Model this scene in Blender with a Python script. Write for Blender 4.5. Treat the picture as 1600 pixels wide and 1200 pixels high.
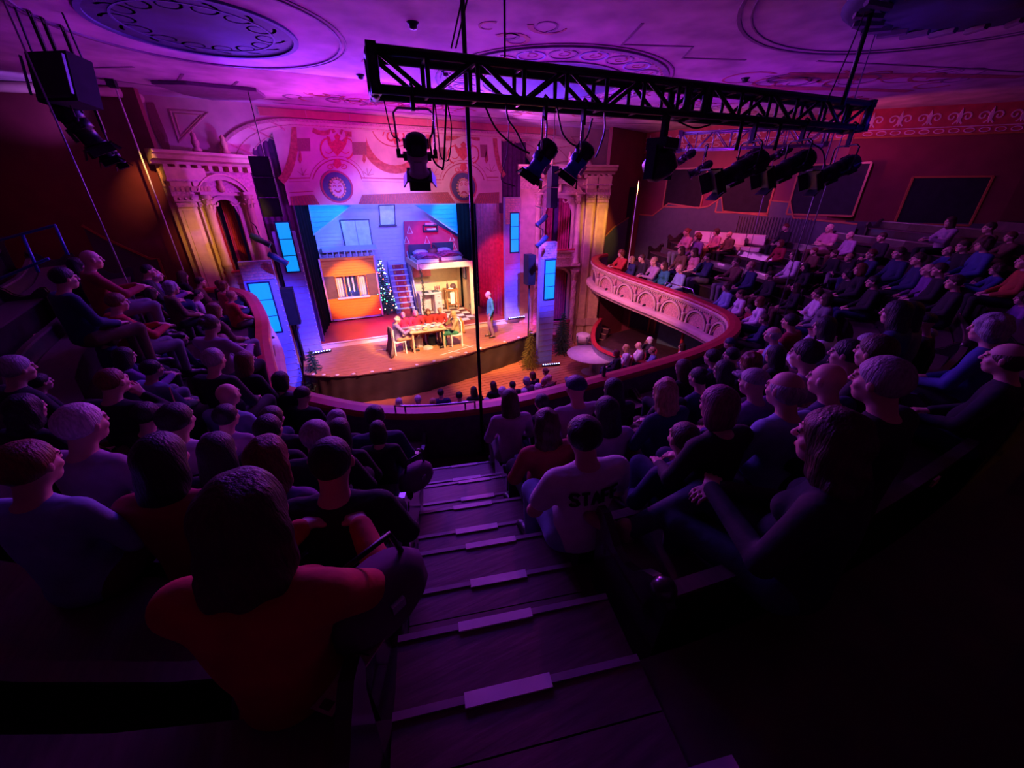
import bpy, bmesh, math, random
import numpy as np
from mathutils import Vector, Matrix
random.seed(7)
for o in list(bpy.data.objects): bpy.data.objects.remove(o)
sc = bpy.context.scene
COL = sc.collection
# ---------------- camera ----------------
FP=600.0; TH=math.radians(26.4); AZ=math.radians(24.9); CZ=4.98
cam=bpy.data.objects.new('camera',bpy.data.cameras.new('camera')); COL.objects.link(cam); sc.camera=cam
cam.location=(0,0,CZ); cam.rotation_euler=(math.pi/2-TH,0,-AZ)
cam.data.sensor_width=36; cam.data.lens=36*FP/1600; cam.data.clip_start=.05; cam.data.clip_end=100
# ---------------- world, exposure ----------------
w=bpy.data.worlds.new('house'); sc.world=w; w.use_nodes=True
w.node_tree.nodes['Background'].inputs[0].default_value=(.10,.02,.35,1); w.node_tree.nodes['Background'].inputs[1].default_value=.02
sc.view_settings.view_transform='Standard'; sc.view_settings.look='None'; sc.view_settings.gamma=1; sc.view_settings.exposure=.35; sc.view_settings.use_curve_mapping=False
# ---------------- lights ----------------
def spot(loc,to,col,e,ang=40,blend=.5,r=.08,name='stage_light'):
    l=bpy.data.lights.new(name,'SPOT'); l.color=col; l.energy=e; l.spot_size=math.radians(ang); l.spot_blend=blend; l.shadow_soft_size=r
    o=bpy.data.objects.new(name,l); COL.objects.link(o); o.location=loc
    o.rotation_euler=(Vector(to)-Vector(loc)).to_track_quat('-Z','Y').to_euler(); return o
def area(loc,to,col,e,sx,sy,name='wash_light',spread=180):
    l=bpy.data.lights.new(name,'AREA'); l.color=col; l.energy=e; l.shape='RECTANGLE'; l.size=sx; l.size_y=sy; l.spread=math.radians(spread)
    o=bpy.data.objects.new(name,l); COL.objects.link(o); o.location=loc
    o.rotation_euler=(Vector(to)-Vector(loc)).to_track_quat('-Z','Y').to_euler(); return o
# stage: blue wash on the set from lamps behind the border, warm and magenta front light on the apron
spot((1.6,15.1,4.9),(.35,17.4,4.15),(.02,.30,1.0),420,36,.5)
spot((4.2,15.1,4.9),(5.2,17.4,3.9),(.02,.30,1.0),520,44,.5)
area((1.2,15.2,5.3),(1.0,18.2,3.2),(.07,.14,1.0),180,3,.5)
area((4.8,15.2,5.3),(4.6,18,3.4),(.08,.14,1.0),150,3,.5)
spot((3,8.5,5.2),(1.4,17.8,3.0),(.17,.11,1.0),3400,42,.7)
spot((3.5,11,5.2),(4.4,17.6,3.0),(1.0,.03,.55),1500,20,.6)
spot((3.2,9.5,5.4),(.75,17,1.5),(1.0,.42,.04),8500,15,.5)
spot((4.5,8.5,6.3),(2.8,13.2,.6),(1.0,.55,.20),5200,26,.45)
spot((4.5,9.5,5.0),(4.4,16.4,.9),(1.0,.62,.36),6000,24,.5)
spot((3,9,6.5),(5.4,13.2,.0),(1.0,.42,.14),4200,28,.6)
spot((3,8,6.4),(.6,12.6,0),(1.0,.30,.34),3400,30,.7)
spot((3.5,10,5.6),(2.9,17.6,1.2),(1.0,.05,.2),700,10,.6)
spot((2,10,6.6),(1.9,15.0,.2),(.75,.0,1.0),5500,18,.6)
spot((1,10,6.6),(6.5,13.3,0),(.55,.0,1.0),6500,14,.5)
spot((2.5,9,6.0),(6.4,15.5,2.2),(1.0,.02,.22),2600,18,.5)
spot((4,9.2,6),(4.8,11.3,-1),(1,.34,.08),2600,30,.6)
spot((3,9,3.2),(2.4,11.6,-.5),(1,.5,.25),60,36,.8)
# towers, drapes and border
spot((1,7,6.3),(-1.6,13.2,1.2),(.08,.05,1.0),6500,26,.7)
spot((5,8,6.3),(7,13.2,1.6),(.09,.06,1.0),6500,24,.7)
spot((4,9.5,4.0),(-.3,14.5,5.7),(.55,.0,.95),560,33,.7)
spot((2.6,9.5,4.2),(3.2,14.5,5.7),(1.0,.30,.62),620,46,.7)
spot((3.5,9.0,4.2),(6.4,14.5,5.7),(.75,.06,.80),420,34,.7)
# side bays: warm amber wall light and violet
spot((.2,8.5,5.6),(-2.65,13.5,3.9),(1.0,.46,.04),900,20,1)
spot((-3.0,12.2,6.2),(-3.45,12.95,5.5),(1.0,.50,.10),120,36,1,.02)
spot((2.5,10.5,5.0),(-2.0,13.9,4.8),(.40,.03,1.0),900,34,.7)
spot((8.2,8.5,6.0),(9.75,13.4,4.0),(1.0,.44,.04),1000,20,1)
spot((4.5,9.5,4.6),(8.0,13.9,3.6),(.42,.05,1.0),1300,36,.7)
spot((4,8,5),(9.4,10.4,1.6),(1.0,.26,.40),1300,44,.7)
spot((6,9.5,6.5),(8.8,11.2,-1),(1.0,.25,.5),700,36,.7)
# ceiling up-light, strongest towards the stage
spot((2.5,11.6,4.4),(1.8,12.6,7.1),(.70,.01,.95),420,130,.9,.4)
spot((4.5,9.0,2.8),(4.5,9.4,7.1),(.36,.0,.85),700,130,1,.5)
spot((0.5,9.5,3.2),(-1.5,9.5,7.1),(.34,.0,.9),360,110,1,.5)
spot((9,8,3.8),(10,7.5,7.1),(.30,.01,.75),360,130,1,.5)
spot((7.6,3.2,5.6),(7.2,5.0,7.1),(.08,.01,1.0),26,110,1,.4)
spot((9.5,10.5,4.6),(11.6,10.6,7.0),(1.0,.25,.12),130,90,1,.3)
# violet house wash over the audience, from the stage side
area((3,10.5,6.9),(3,3.5,2),(.14,.035,1.0),420,8,1.2)
area((5,12.5,6.2),(11,6,2.8),(.62,.10,.70),220,4,1)
area((1,12.5,6.2),(-4.5,6,3.2),(.45,.05,.60),130,3,1)
spot((10.8,9.0,6.2),(12.8,10.5,4.6),(.85,.07,.20),420,80,.9)
spot((10.8,6.0,6.2),(14.6,7.0,4.4),(.45,.05,.7),260,80,.9)
spot((-4.5,9,6.6),(-5.0,13.6,3.6),(1.0,.03,.10),22,70,.9)
spot((6.5,-1.5,5.6),(4.6,.2,3.1),(1.0,.18,.03),3,70,1)
spot((9.5,1.0,6.4),(7.0,1.8,4),(1.0,.28,.05),12,50,1)

spot((9.5,10.4,5.6),(9.66,11.04,5.15),(1.0,.50,.10),220,26,.7,.02)
spot((-.9,13.0,5.2),(-1.3,14.2,6.6),(.22,.10,1.0),90,80,.8)
spot((8.4,13.0,5.2),(8.6,14.2,6.6),(.35,.06,1.0),25,80,.8)
spot((-4.8,12.4,6.0),(-5.2,13.6,7.0),(.40,.12,1.0),50,90,.8)
spot((12.5,7.6,5.6),(14.4,7.0,6.7),(1.0,.10,.20),90,80,.9)
spot((4.3,16.6,2.2),(4.4,17.2,.8),(1.0,.70,.40),60,150,1,.15,'kitchen_fill')  # added fill under the loft deck to brighten the kitchen, no fitting there
spot((1,9,6.2),(1.0,15.8,.2),(1.0,.04,.16),3200,20,.7)
spot((6,13.3,5.4),(-.3,1.6,3.7),(.85,.05,.75),900,36,.8,.15)
spot((1,13.3,5.4),(2.6,2.5,3.2),(.30,.05,1.0),520,40,.8,.15)

# ---------------- photograph-frame helpers: a pixel of the 1600x1200 frame to a point of the place ----------------
cA,sA,cT,sT=math.cos(AZ),math.sin(AZ),math.cos(TH),math.sin(TH)
def ray(px,py):
    x=px-800;y=600-py;f=FP*cT+y*sT
    return Vector((x*cA+f*sA,-x*sA+f*cA,y*cT-FP*sT))
CP=Vector((0,0,CZ))
def at(px,py,z): d=ray(px,py); return CP+d*((z-CZ)/d.z)
def onY(px,py,Y): d=ray(px,py); return CP+d*(Y/d.y)
def onX(px,py,X): d=ray(px,py); return CP+d*(X/d.x)
def dep(px,py,zc): return CP+ray(px,py)*(zc/FP)
def onwall(px,py,a,b,off=0):
    a=Vector((a[0],a[1],0));b=Vector((b[0],b[1],0));n=Vector((-(b-a).y,(b-a).x,0)).normalized()
    if n.dot(CP-a)<0:n=-n
    d=ray(px,py);a=a+n*off
    return CP+d*((a-CP).dot(n)/d.dot(n))
# ---------------- materials ----------------
MATS={}
def mat(name,col,rough=.6,metal=0,var=.18,scale=6,bump=.0,emit=None,es=1,objcol=False,spec=.5,stretch=None,coat=0):
    if name in MATS: return MATS[name]
    m=bpy.data.materials.new(name);m.use_nodes=True;nt=m.node_tree;b=nt.nodes['Principled BSDF']
    b.inputs['Roughness'].default_value=rough;b.inputs['Metallic'].default_value=metal;b.inputs['Specular IOR Level'].default_value=spec
    if coat: b.inputs['Coat Weight'].default_value=coat
    tc=nt.nodes.new('ShaderNodeTexCoord');ns=nt.nodes.new('ShaderNodeTexNoise');ns.inputs['Scale'].default_value=scale;ns.inputs['Detail'].default_value=5
    if stretch:
        mp=nt.nodes.new('ShaderNodeMapping');mp.inputs['Scale'].default_value=stretch
        nt.links.new(tc.outputs['Object'],mp.inputs['Vector']);nt.links.new(mp.outputs['Vector'],ns.inputs['Vector'])
    else: nt.links.new(tc.outputs['Object'],ns.inputs['Vector'])
    mr=nt.nodes.new('ShaderNodeMapRange');mr.inputs[1].default_value=.3;mr.inputs[2].default_value=.7;mr.inputs[3].default_value=1-var;mr.inputs[4].default_value=1+var
    nt.links.new(ns.outputs['Fac'],mr.inputs[0])
    mx=nt.nodes.new('ShaderNodeVectorMath');mx.operation='SCALE'
    if objcol:
        oi=nt.nodes.new('ShaderNodeObjectInfo');nt.links.new(oi.outputs['Color'],mx.inputs[0])
    else: mx.inputs[0].default_value=col
    nt.links.new(mr.outputs[0],mx.inputs['Scale']);nt.links.new(mx.outputs[0],b.inputs['Base Color'])
    if bump:
        bp=nt.nodes.new('ShaderNodeBump');bp.inputs['Strength'].default_value=bump;bp.inputs['Distance'].default_value=.02
        nt.links.new(ns.outputs['Fac'],bp.inputs['Height']);nt.links.new(bp.outputs['Normal'],b.inputs['Normal'])
    if emit: b.inputs['Emission Color'].default_value=(*emit,1);b.inputs['Emission Strength'].default_value=es
    MATS[name]=m;return m
PLASTER=mat('cream_plaster',(.62,.47,.36),.6,var=.12,scale=3,bump=.1)
GOLD=mat('gold_plaster',(.62,.44,.20),.5,var=.15,bump=.15)
ORN=mat('ornament_paint',(.55,.30,.25),.55,var=.3,scale=20,bump=.2)
CEIL=mat('ceiling_paint',(.46,.33,.42),.8,var=.30,scale=1.7,bump=.05)
BAYP=mat('bay_plaster',(.52,.33,.19),.5,var=.15,scale=5,bump=.15)
WALLR=mat('oxblood_wall',(.19,.03,.045),.6,var=.15,scale=2)
GREEN=mat('sage_board',(.085,.10,.10),.5,var=.1)
TRIMO=mat('oak_trim',(.42,.16,.05),.4,var=.2,stretch=(1,1,8))
BLACK=mat('black_metal',(.012,.012,.016),.38,metal=.3,var=.1)
STEEL=mat('truss_aluminium',(.35,.36,.42),.35,metal=.9,var=.1)
DRAPEB=mat('black_masking_cloth',(.004,.004,.006),.95,var=.2,spec=.05)
BLACKM=mat('matte_black_cloth',(.010,.010,.014),.85,var=.3,bump=.2)
VELVET=mat('red_velvet',(.40,.02,.06),.8,var=.25,scale=8,bump=.2)
PURV=mat('plum_drape',(.10,.02,.10),.85,var=.25,scale=8)
SKIRT=mat('brown_black_skirt',(.045,.028,.028),.75,var=.25,scale=3,bump=.3)
WOODF=mat('worn_stage_floor',(.40,.20,.095),.42,var=.22,scale=3,stretch=(1,6,1),bump=.05)
REDF=mat('red_stage_floor',(.40,.05,.05),.35,var=.12,scale=3)
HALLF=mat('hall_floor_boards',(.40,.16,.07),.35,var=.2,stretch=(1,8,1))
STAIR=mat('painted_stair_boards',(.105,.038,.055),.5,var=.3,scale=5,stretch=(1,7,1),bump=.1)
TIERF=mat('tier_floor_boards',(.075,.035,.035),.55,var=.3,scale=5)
PEW=mat('dark_varnished_pew',(.030,.020,.022),.28,var=.3,scale=9,coat=.5)
PEWS=mat('pew_seat_wood',(.10,.060,.070),.32,var=.25,scale=7,stretch=(6,1,1))
RAILR=mat('red_leather_rail',(.42,.025,.04),.45,var=.12,bump=.05)
TAPE=mat('pale_step_tape',(.75,.62,.68),.6,var=.1)
WHITE=mat('white_paint',(.80,.78,.75),.5,var=.05)
FLAT=mat('grey_blue_flat',(.30,.34,.66),.7,var=.08,scale=9)
BRICK=mat('pinkish_brick_paint',(.55,.30,.27),.75,var=.25,scale=14)
MORT=mat('mortar',(.36,.27,.30),.8)
WINB=mat('lit_blue_gel',(.02,.20,.55),.4,emit=(.0,.27,1.0),es=.9,var=.1)
NAVY=mat('navy_frame',(.01,.03,.06),.4)
ORANGE=mat('orange_clapboard',(.80,.20,.02),.6,var=.12,stretch=(1,1,6))
DKWOOD=mat('dark_brown_shutter',(.10,.04,.05),.6)
LAV=mat('pale_lavender_siding',(.50,.48,.66),.7,var=.05)
SKYP=mat('sky_blue_siding',(.02,.34,.80),.6,var=.12,stretch=(1,1,8))
ROOMR=mat('crimson_bedroom_paint',(.45,.02,.09),.7,var=.1)
CREAM=mat('kitchen_cream',(.70,.52,.30),.6,var=.08)
LEAF=mat('pine_needles',(.035,.10,.05),.6,var=.5,scale=30)
BARK=mat('bark',(.08,.05,.03),.8)
GLASS=mat('tinted_glass',(.25,.30,.55),.1,var=.05)
CHROME=mat('steel_tube',(.5,.5,.55),.22,metal=1,var=.05)
BLU=mat('blue_lit_metal',(.03,.10,.42),.3,metal=.2,var=.2)  # blue of the light on barrels and handrail is put into the colour
PALE=mat('pale_canvas',(.60,.52,.55),.7,var=.1)
SKIN=mat('skin',(1,1,1),.55,objcol=True,var=.06,scale=12)
CLOTH=mat('cloth',(1,1,1),.85,objcol=True,var=.16,scale=9,bump=.5)
HAIRM=mat('hair',(1,1,1),.5,objcol=True,var=.35,scale=28,stretch=(3,3,.6),bump=.6)
EYE=mat('eye',(.02,.015,.02),.2);LIP=mat('lip',(.45,.14,.14),.5)
LEATH=mat('shoe_leather',(1,1,1),.4,objcol=True,var=.1)
PRINT=mat('printed_rust',(.45,.13,.09),.8,var=.3,scale=12)
PRINT2=mat('printed_brown',(.30,.13,.11),.8,var=.35,scale=30,stretch=(8,1,1))
# ---------------- mesh collector ----------------
class MB:
    def __init__(s,M=None): s.v=[];s.f=[];s.M=M or Matrix();s.sm=[]
    def add(s,vs,fs,smooth=False):
        n=len(s.v);s.v+=[tuple(s.M@Vector(v)) for v in vs];s.f+=[tuple(i+n for i in f) for f in fs];s.sm+=[smooth]*len(fs);return s
    def box(s,c,d,rz=0,rx=0,ry=0,bev=0):
        R=Matrix.Translation(c)@Matrix.Rotation(rz,4,'Z')@Matrix.Rotation(ry,4,'Y')@Matrix.Rotation(rx,4,'X')
        x,y,z=d[0]/2,d[1]/2,d[2]/2
        vs=[R@Vector((i*x,j*y,k*z)) for k in(-1,1) for j in(-1,1) for i in(-1,1)]
        return s.add(vs,[(0,2,3,1),(4,5,7,6),(0,1,5,4),(2,6,7,3),(0,4,6,2),(1,3,7,5)])
    def lathe(s,prof,n=16,c=(0,0,0),M=None,a0=0,a1=2*math.pi,smooth=True):
        M=M or Matrix.Translation(c);full=abs(a1-a0)>6.28;m=n if full else n+1
        vs=[M@Vector((r*math.cos(a0+(a1-a0)*i/n),r*math.sin(a0+(a1-a0)*i/n),z)) for r,z in prof for i in range(m)]
        fs=[(j*m+i,j*m+(i+1)%m,(j+1)*m+(i+1)%m,(j+1)*m+i) for j in range(len(prof)-1) for i in range(n)]
        if full:
            if prof[0][0]>1e-4: fs.append(tuple(range(m))[::-1])
            if prof[-1][0]>1e-4: fs.append(tuple((len(prof)-1)*m+i for i in range(m)))
        return s.add(vs,fs,smooth)
    def tube(s,pts,r,n=6,closed=False,r1=None):
        pts=[Vector(p) for p in pts];m=len(pts);vs=[];fs=[];up=None
        for i,p in enumerate(pts):
            t=(pts[(i+1)%m if closed else min(i+1,m-1)]-pts[(i-1)%m if closed else max(i-1,0)]).normalized()
            if up is None: up=Vector((0,0,1)) if abs(t.z)<.9 else Vector((1,0,0))
            a=t.cross(up).normalized();b=a.cross(t).normalized();up=b
            rr=r if r1 is None else r+(r1-r)*i/(m-1)
            for k in range(n): q=2*math.pi*k/n;vs.append(p+(a*math.cos(q)+b*math.sin(q))*rr)
        for i in range(m if closed else m-1):
            for k in range(n): j=(i+1)%m;fs.append((i*n+k,i*n+(k+1)%n,j*n+(k+1)%n,j*n+k))
        if not closed: fs+=[tuple(range(n))[::-1],tuple((m-1)*n+k for k in range(n))]
        return s.add(vs,fs,n>5)
    def poly(s,pts,n,t):
        n=Vector(n).normalized();P=[Vector(p) for p in pts];m=len(P)
        nn=Vector((0,0,0))
        for i in range(m): nn+=P[i].cross(P[(i+1)%m])
        if nn.dot(n)<0: P=P[::-1]
        return s.add(P+[p+n*t for p in P],[tuple(range(m,2*m)),tuple(range(m))[::-1]]+[(i,(i+1)%m,m+(i+1)%m,m+i) for i in range(m)])
    def strip(s,pts,n,w,t=.008,closed=False,w1=None):
        n=Vector(n).normalized();P=[Vector(p) for p in pts];m=len(P);vs=[]
        for i,p in enumerate(P):
            a=P[(i+1)%m if closed else min(i+1,m-1)]-P[(i-1)%m if closed else max(i-1,0)]
            sd=a.cross(n).normalized();ww=(w if w1 is None else w+(w1-w)*i/max(1,m-1))/2
            vs+=[p-sd*ww,p-sd*ww+n*t,p+sd*ww+n*t,p+sd*ww]
        fs=[]
        for i in range(m if closed else m-1):
            j=(i+1)%m
            for k in range(4): fs.append((i*4+k,j*4+k,j*4+(k+1)%4,i*4+(k+1)%4))
        if not closed: fs+=[(0,1,2,3),((m-1)*4+3,(m-1)*4+2,(m-1)*4+1,(m-1)*4)]
        return s.add(vs,fs)
    def sweep(s,path,prof,closed=False,smooth=False):
        """path: [(point, outward unit vector)], prof: [(out, up)] closed section"""
        m=len(prof);vs=[p+o*a+Vector((0,0,b)) for p,o in path for a,b in prof];fs=[]
        for i in range(len(path)-1):
            for k in range(m): fs.append((i*m+k,i*m+(k+1)%m,(i+1)*m+(k+1)%m,(i+1)*m+k))
        fs+=[tuple(range(m))[::-1],tuple((len(path)-1)*m+k for k in range(m))]
        return s.add(vs,fs,smooth)
    def sheet(s,a,b,z0,z1,amp=.05,waves=8,n=None,gather=0):
        """hanging pleated drape between two plan points"""
        a=Vector((a[0],a[1],0));b=Vector((b[0],b[1],0));d=(b-a);nn=Vector((-d.y,d.x,0)).normalized();n=n or waves*8
        rows=7;vs=[]
        for r in range(rows):
            z=z0+(z1-z0)*r/(rows-1)
            for i in range(n+1):
                t=i/n;p=a+d*t+nn*amp*(math.sin(t*waves*2*math.pi)+.3*math.sin(t*waves*3.7*math.pi+r*.3))*(1-.25*r/(rows-1))
                vs.append((p.x,p.y,z))
        fs=[(r*(n+1)+i,r*(n+1)+i+1,(r+1)*(n+1)+i+1,(r+1)*(n+1)+i) for r in range(rows-1) for i in range(n)]
        return s.add(vs,fs,True)
    def build(s,name,m,parent=None,kind=None,label=None,cat=None,group=None,flip=True):
        me=bpy.data.meshes.new(name);me.from_pydata(s.v,[],s.f);me.polygons.foreach_set('use_smooth',s.sm)
        bm=bmesh.new();bm.from_mesh(me);bmesh.ops.recalc_face_normals(bm,faces=bm.faces);bm.to_mesh(me);bm.free()
        me.materials.append(m);o=bpy.data.objects.new(name,me);COL.objects.link(o)
        if parent: o.parent=parent;o.matrix_parent_inverse=Matrix()
        if parent and parent.matrix_basis!=Matrix(): o.matrix_parent_inverse=parent_world(parent).inverted()
        return tag(o,label,cat,group,kind)
def parent_world(o):
    M=o.matrix_basis.copy()
    if o.parent: M=parent_world(o.parent)@o.matrix_parent_inverse@M
    return M
def tag(o,label=None,cat=None,group=None,kind=None):
    if label:o['label']=label
    if cat:o['category']=cat
    if group:o['group']=group
    if kind:o['kind']=kind
    return o
def thing(name,label,cat,loc=(0,0,0),rz=0,group=None,kind=None):
    o=bpy.data.objects.new(name,None);COL.objects.link(o);o.location=loc;o.rotation_euler=(0,0,rz);o.empty_display_size=.1
    return tag(o,label,cat,group,kind)
def ob(name,me,parent,loc=None,M=None):
    o=bpy.data.objects.new(name,me);COL.objects.link(o);o.parent=parent
    if M is not None:o.matrix_basis=M
    elif loc is not None:o.location=loc
    return o
def crom(P,n=8,closed=False):
    P=[Vector(p) for p in P];m=len(P);out=[]
    for i in range(m if closed else m-1):
        p0=P[(i-1)%m] if closed or i>0 else P[0]*2-P[1];p1=P[i];p2=P[(i+1)%m];p3=P[(i+2)%m] if closed or i+2<m else P[-1]*2-P[-2]
        for k in range(n):
            t=k/n;out.append(.5*((2*p1)+(p2-p0)*t+(2*p0-5*p1+4*p2-p3)*t*t+(3*p1-p0-3*p2+p3)*t**3))
    if not closed: out.append(P[-1])
    return out

# ---------- figures: smooth-union distance fields turned into one continuous mesh ----------
def _ax(a, b, h, fine=()):
    out=[a]
    while out[-1]<b:
        s=h
        for (p,q,hh) in fine:
            if p<=out[-1]<q: s=hh
        out.append(out[-1]+s)
    return np.array(out,dtype=np.float32)
class SDF:
    def __init__(s,xs,ys,zs):
        s.a=(xs,ys,zs); s.D=np.full((len(xs),len(ys),len(zs)),1.0,np.float32)
    def _sub(s,lo,hi):
        r=[]
        for i in range(3):
            a=s.a[i]; r.append(slice(max(0,int(np.searchsorted(a,lo[i]))-1),int(np.searchsorted(a,hi[i]))+1))
        X,Y,Z=np.meshgrid(*[s.a[i][r[i]] for i in range(3)],indexing='ij',sparse=True)
        return tuple(r),X,Y,Z
    def _put(s,r,d,k,cut=False):
        D=s.D[r]
        if D.size==0: return
        if cut: s.D[r]=np.maximum(D,-d); return
        if k<=0: s.D[r]=np.minimum(D,d); return
        h=np.clip(.5+.5*(D-d)/k,0,1)
        s.D[r]=np.where(D>.9,d,D*(1-h)+d*h-k*h*(1-h)).astype(np.float32)
    def cap(s,a,b,ra,rb,k=.03,grow=0,cut=False):
        a=np.array(a,float);b=np.array(b,float);ra+=grow;rb+=grow;m=max(ra,rb)+k+.03
        r,X,Y,Z=s._sub(np.minimum(a,b)-m,np.maximum(a,b)+m)
        v=b-a;L=max(v@v,1e-9)
        t=np.clip(((X-a[0])*v[0]+(Y-a[1])*v[1]+(Z-a[2])*v[2])/L,0,1)
        d=np.sqrt((X-a[0]-t*v[0])**2+(Y-a[1]-t*v[1])**2+(Z-a[2]-t*v[2])**2)-(ra+(rb-ra)*t)
        s._put(r,d,k,cut)
    def ell(s,c,rad,k=.03,grow=0,cut=False,wave=0):
        c=np.array(c,float);rad=np.array(rad,float)+grow;m=rad.max()+k+.04
        r,X,Y,Z=s._sub(c-m,c+m)
        x=(X-c[0]);y=(Y-c[1]);z=(Z-c[2])
        k0=np.sqrt((x/rad[0])**2+(y/rad[1])**2+(z/rad[2])**2)+1e-6
        k1=np.sqrt((x/rad[0]**2)**2+(y/rad[1]**2)**2+(z/rad[2]**2)**2)+1e-6
        d=k0*(k0-1)/k1
        if wave: d=d+wave*np.sin(X*70+Z*9)*np.cos(Y*60)*.7+wave*np.sin(Z*60+X*30)*.5
        s._put(r,d,k,cut)
    def clip(s,f):
        X,Y,Z=np.meshgrid(*s.a,indexing='ij',sparse=True)
        s.D=np.maximum(s.D,f(X,Y,Z).astype(np.float32))
    def mesh(s,name):
        D=s.D;D[0]=D[-1]=1;D[:,0]=D[:,-1]=1;D[:,:,0]=D[:,:,-1]=1
        S=D<0;n=[q-1 for q in D.shape]
        cnt=np.zeros(n,np.int8);corners=[(i,j,k) for i in(0,1) for j in(0,1) for k in(0,1)]
        for (i,j,k) in corners: cnt+=S[i:i+n[0],j:j+n[1],k:k+n[2]]
        act=(cnt>0)&(cnt<8);idx=np.argwhere(act)
        vals={c:D[idx[:,0]+c[0],idx[:,1]+c[1],idx[:,2]+c[2]] for c in corners}
        P=np.zeros((len(idx),3));N=np.zeros(len(idx))
        pos={c:np.stack([s.a[q][idx[:,q]+c[q]] for q in range(3)],1) for c in corners}
        for c in corners:
            for q in range(3):
                if c[q]==0:
                    e=list(c);e[q]=1;e=tuple(e);a=vals[c];b=vals[e];m=(a<0)!=(b<0)
                    t=np.where(m,a/(a-b+1e-12),0)
                    P[m]+=(pos[c]+(pos[e]-pos[c])*t[:,None])[m];N[m]+=1
        P/=np.maximum(N,1)[:,None]
        vid=-np.ones(n,np.int64);vid[act]=np.arange(len(idx))
        F=[]
        for q in range(3):
            u,w=[(1,2),(2,0),(0,1)][q]
            sl0=[slice(None)]*3;sl1=[slice(None)]*3;sl0[q]=slice(0,-1);sl1[q]=slice(1,None)
            ch=S[tuple(sl0)]!=S[tuple(sl1)];e=np.argwhere(ch)
            ok=(e[:,u]>0)&(e[:,w]>0)&(e[:,u]<n[u])&(e[:,w]<n[w]);e=e[ok]
            def g(du,dw):
                z=e.copy();z[:,u]-=du;z[:,w]-=dw;return vid[z[:,0],z[:,1],z[:,2]]
            f=np.stack([g(0,0),g(1,0),g(1,1),g(0,1)],1)
            fl=S[e[:,0],e[:,1],e[:,2]]
            f[~fl]=f[~fl][:,::-1];F.append(f)
        F=np.concatenate(F);F=F[(F>=0).all(1)]
        me=bpy.data.meshes.new(name)
        me.vertices.add(len(P));me.vertices.foreach_set('co',P.astype(np.float32).ravel())
        me.loops.add(len(F)*4);me.loops.foreach_set('vertex_index',F.ravel().astype(np.int32))
        me.polygons.add(len(F));me.polygons.foreach_set('loop_start',np.arange(0,len(F)*4,4,dtype=np.int32))
        me.polygons.foreach_set('loop_total',np.full(len(F),4,np.int32)) if False else None
        me.update(calc_edges=True);me.polygons.foreach_set('use_smooth',np.ones(len(F),bool))
        return me,P,F

HC=np.array((0,.03,1.20))   # centre of every seated head
def limbs(pose):
    """joint positions of a seated figure facing +y, floor at z = 0"""
    J={}
    for s in (-1,1):
        J['hip',s]=(s*.095,-.02,.53);J['knee',s]=(s*.12,.41,.53);J['ank',s]=(s*.12,.40,.10);J['toe',s]=(s*.14,.56,.045)
        J['sh',s]=(s*.17,-.05,.995);J['el',s]=(s*.245,.02,.74);J['wr',s]=(s*.11,.25,.64)
        J['fd',s]=(-s*.5,.8,-.15)
    if pose=='crossed':
        for s in (-1,1): J['el',s]=(s*.235,.06,.77)
        J['wr',1]=(-.06,.17,.79);J['wr',-1]=(.06,.20,.74)
        for s in (-1,1): J['fd',s]=(-s,.15,.05)
    if pose=='chin':
        J['el',1]=(.16,.24,.80);J['wr',1]=(.07,.13,1.03);J['fd',1]=(-.45,.05,.9)
        J['el',-1]=(-.23,.10,.72);J['wr',-1]=(.0,.28,.72);J['fd',-1]=(1,.1,0)
    if pose=='legover':
        J['knee',1]=(.02,.40,.66);J['ank',1]=(-.28,.60,.40);J['toe',1]=(-.36,.74,.42)
        J['wr',1]=(.02,.34,.74);J['wr',-1]=(-.03,.36,.76)
        for s in (-1,1): J['fd',s]=(-s*.9,.35,-.1)
    if pose=='forward':
        J['el',1]=(.24,.14,.76);J['el',-1]=(-.24,.14,.76);J['wr',1]=(.10,.38,.80);J['wr',-1]=(-.10,.38,.80)
    return J
def hand(S,w,f,side,r=1.0,flat=False):
    w=np.array(w);f=np.array(f,float);f/=np.linalg.norm(f)
    up=np.array((0,0,1.0)); sd=np.cross(f,up); sd/=np.linalg.norm(sd)+1e-9; nrm=np.cross(sd,f)
    c=w+f*.05
    for t in (-.024,.0,.024): S.cap(w+sd*t*.7,c+sd*t+f*.03,.015,.013,.014)
    for q,(t,L) in enumerate(((-.033,.060),(-.011,.074),(.011,.070),(.033,.055))):
        a=c+sd*t+f*.035;b=a+f*L*.5-nrm*.008;d=b+f*L*.35-nrm*.026
        S.cap(a,b,.0095,.0085,.004);S.cap(b,d,.0085,.0075,.003)
    th=w+f*.03+sd*(-side)*.03
    S.cap(w+f*.02,th+f*.02-nrm*.01+sd*(-side)*.012,.013,.011,.01);S.cap(th+f*.02-nrm*.01+sd*(-side)*.012,th+f*.055-nrm*.02+sd*(-side)*.014,.010,.008,.004)
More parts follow.
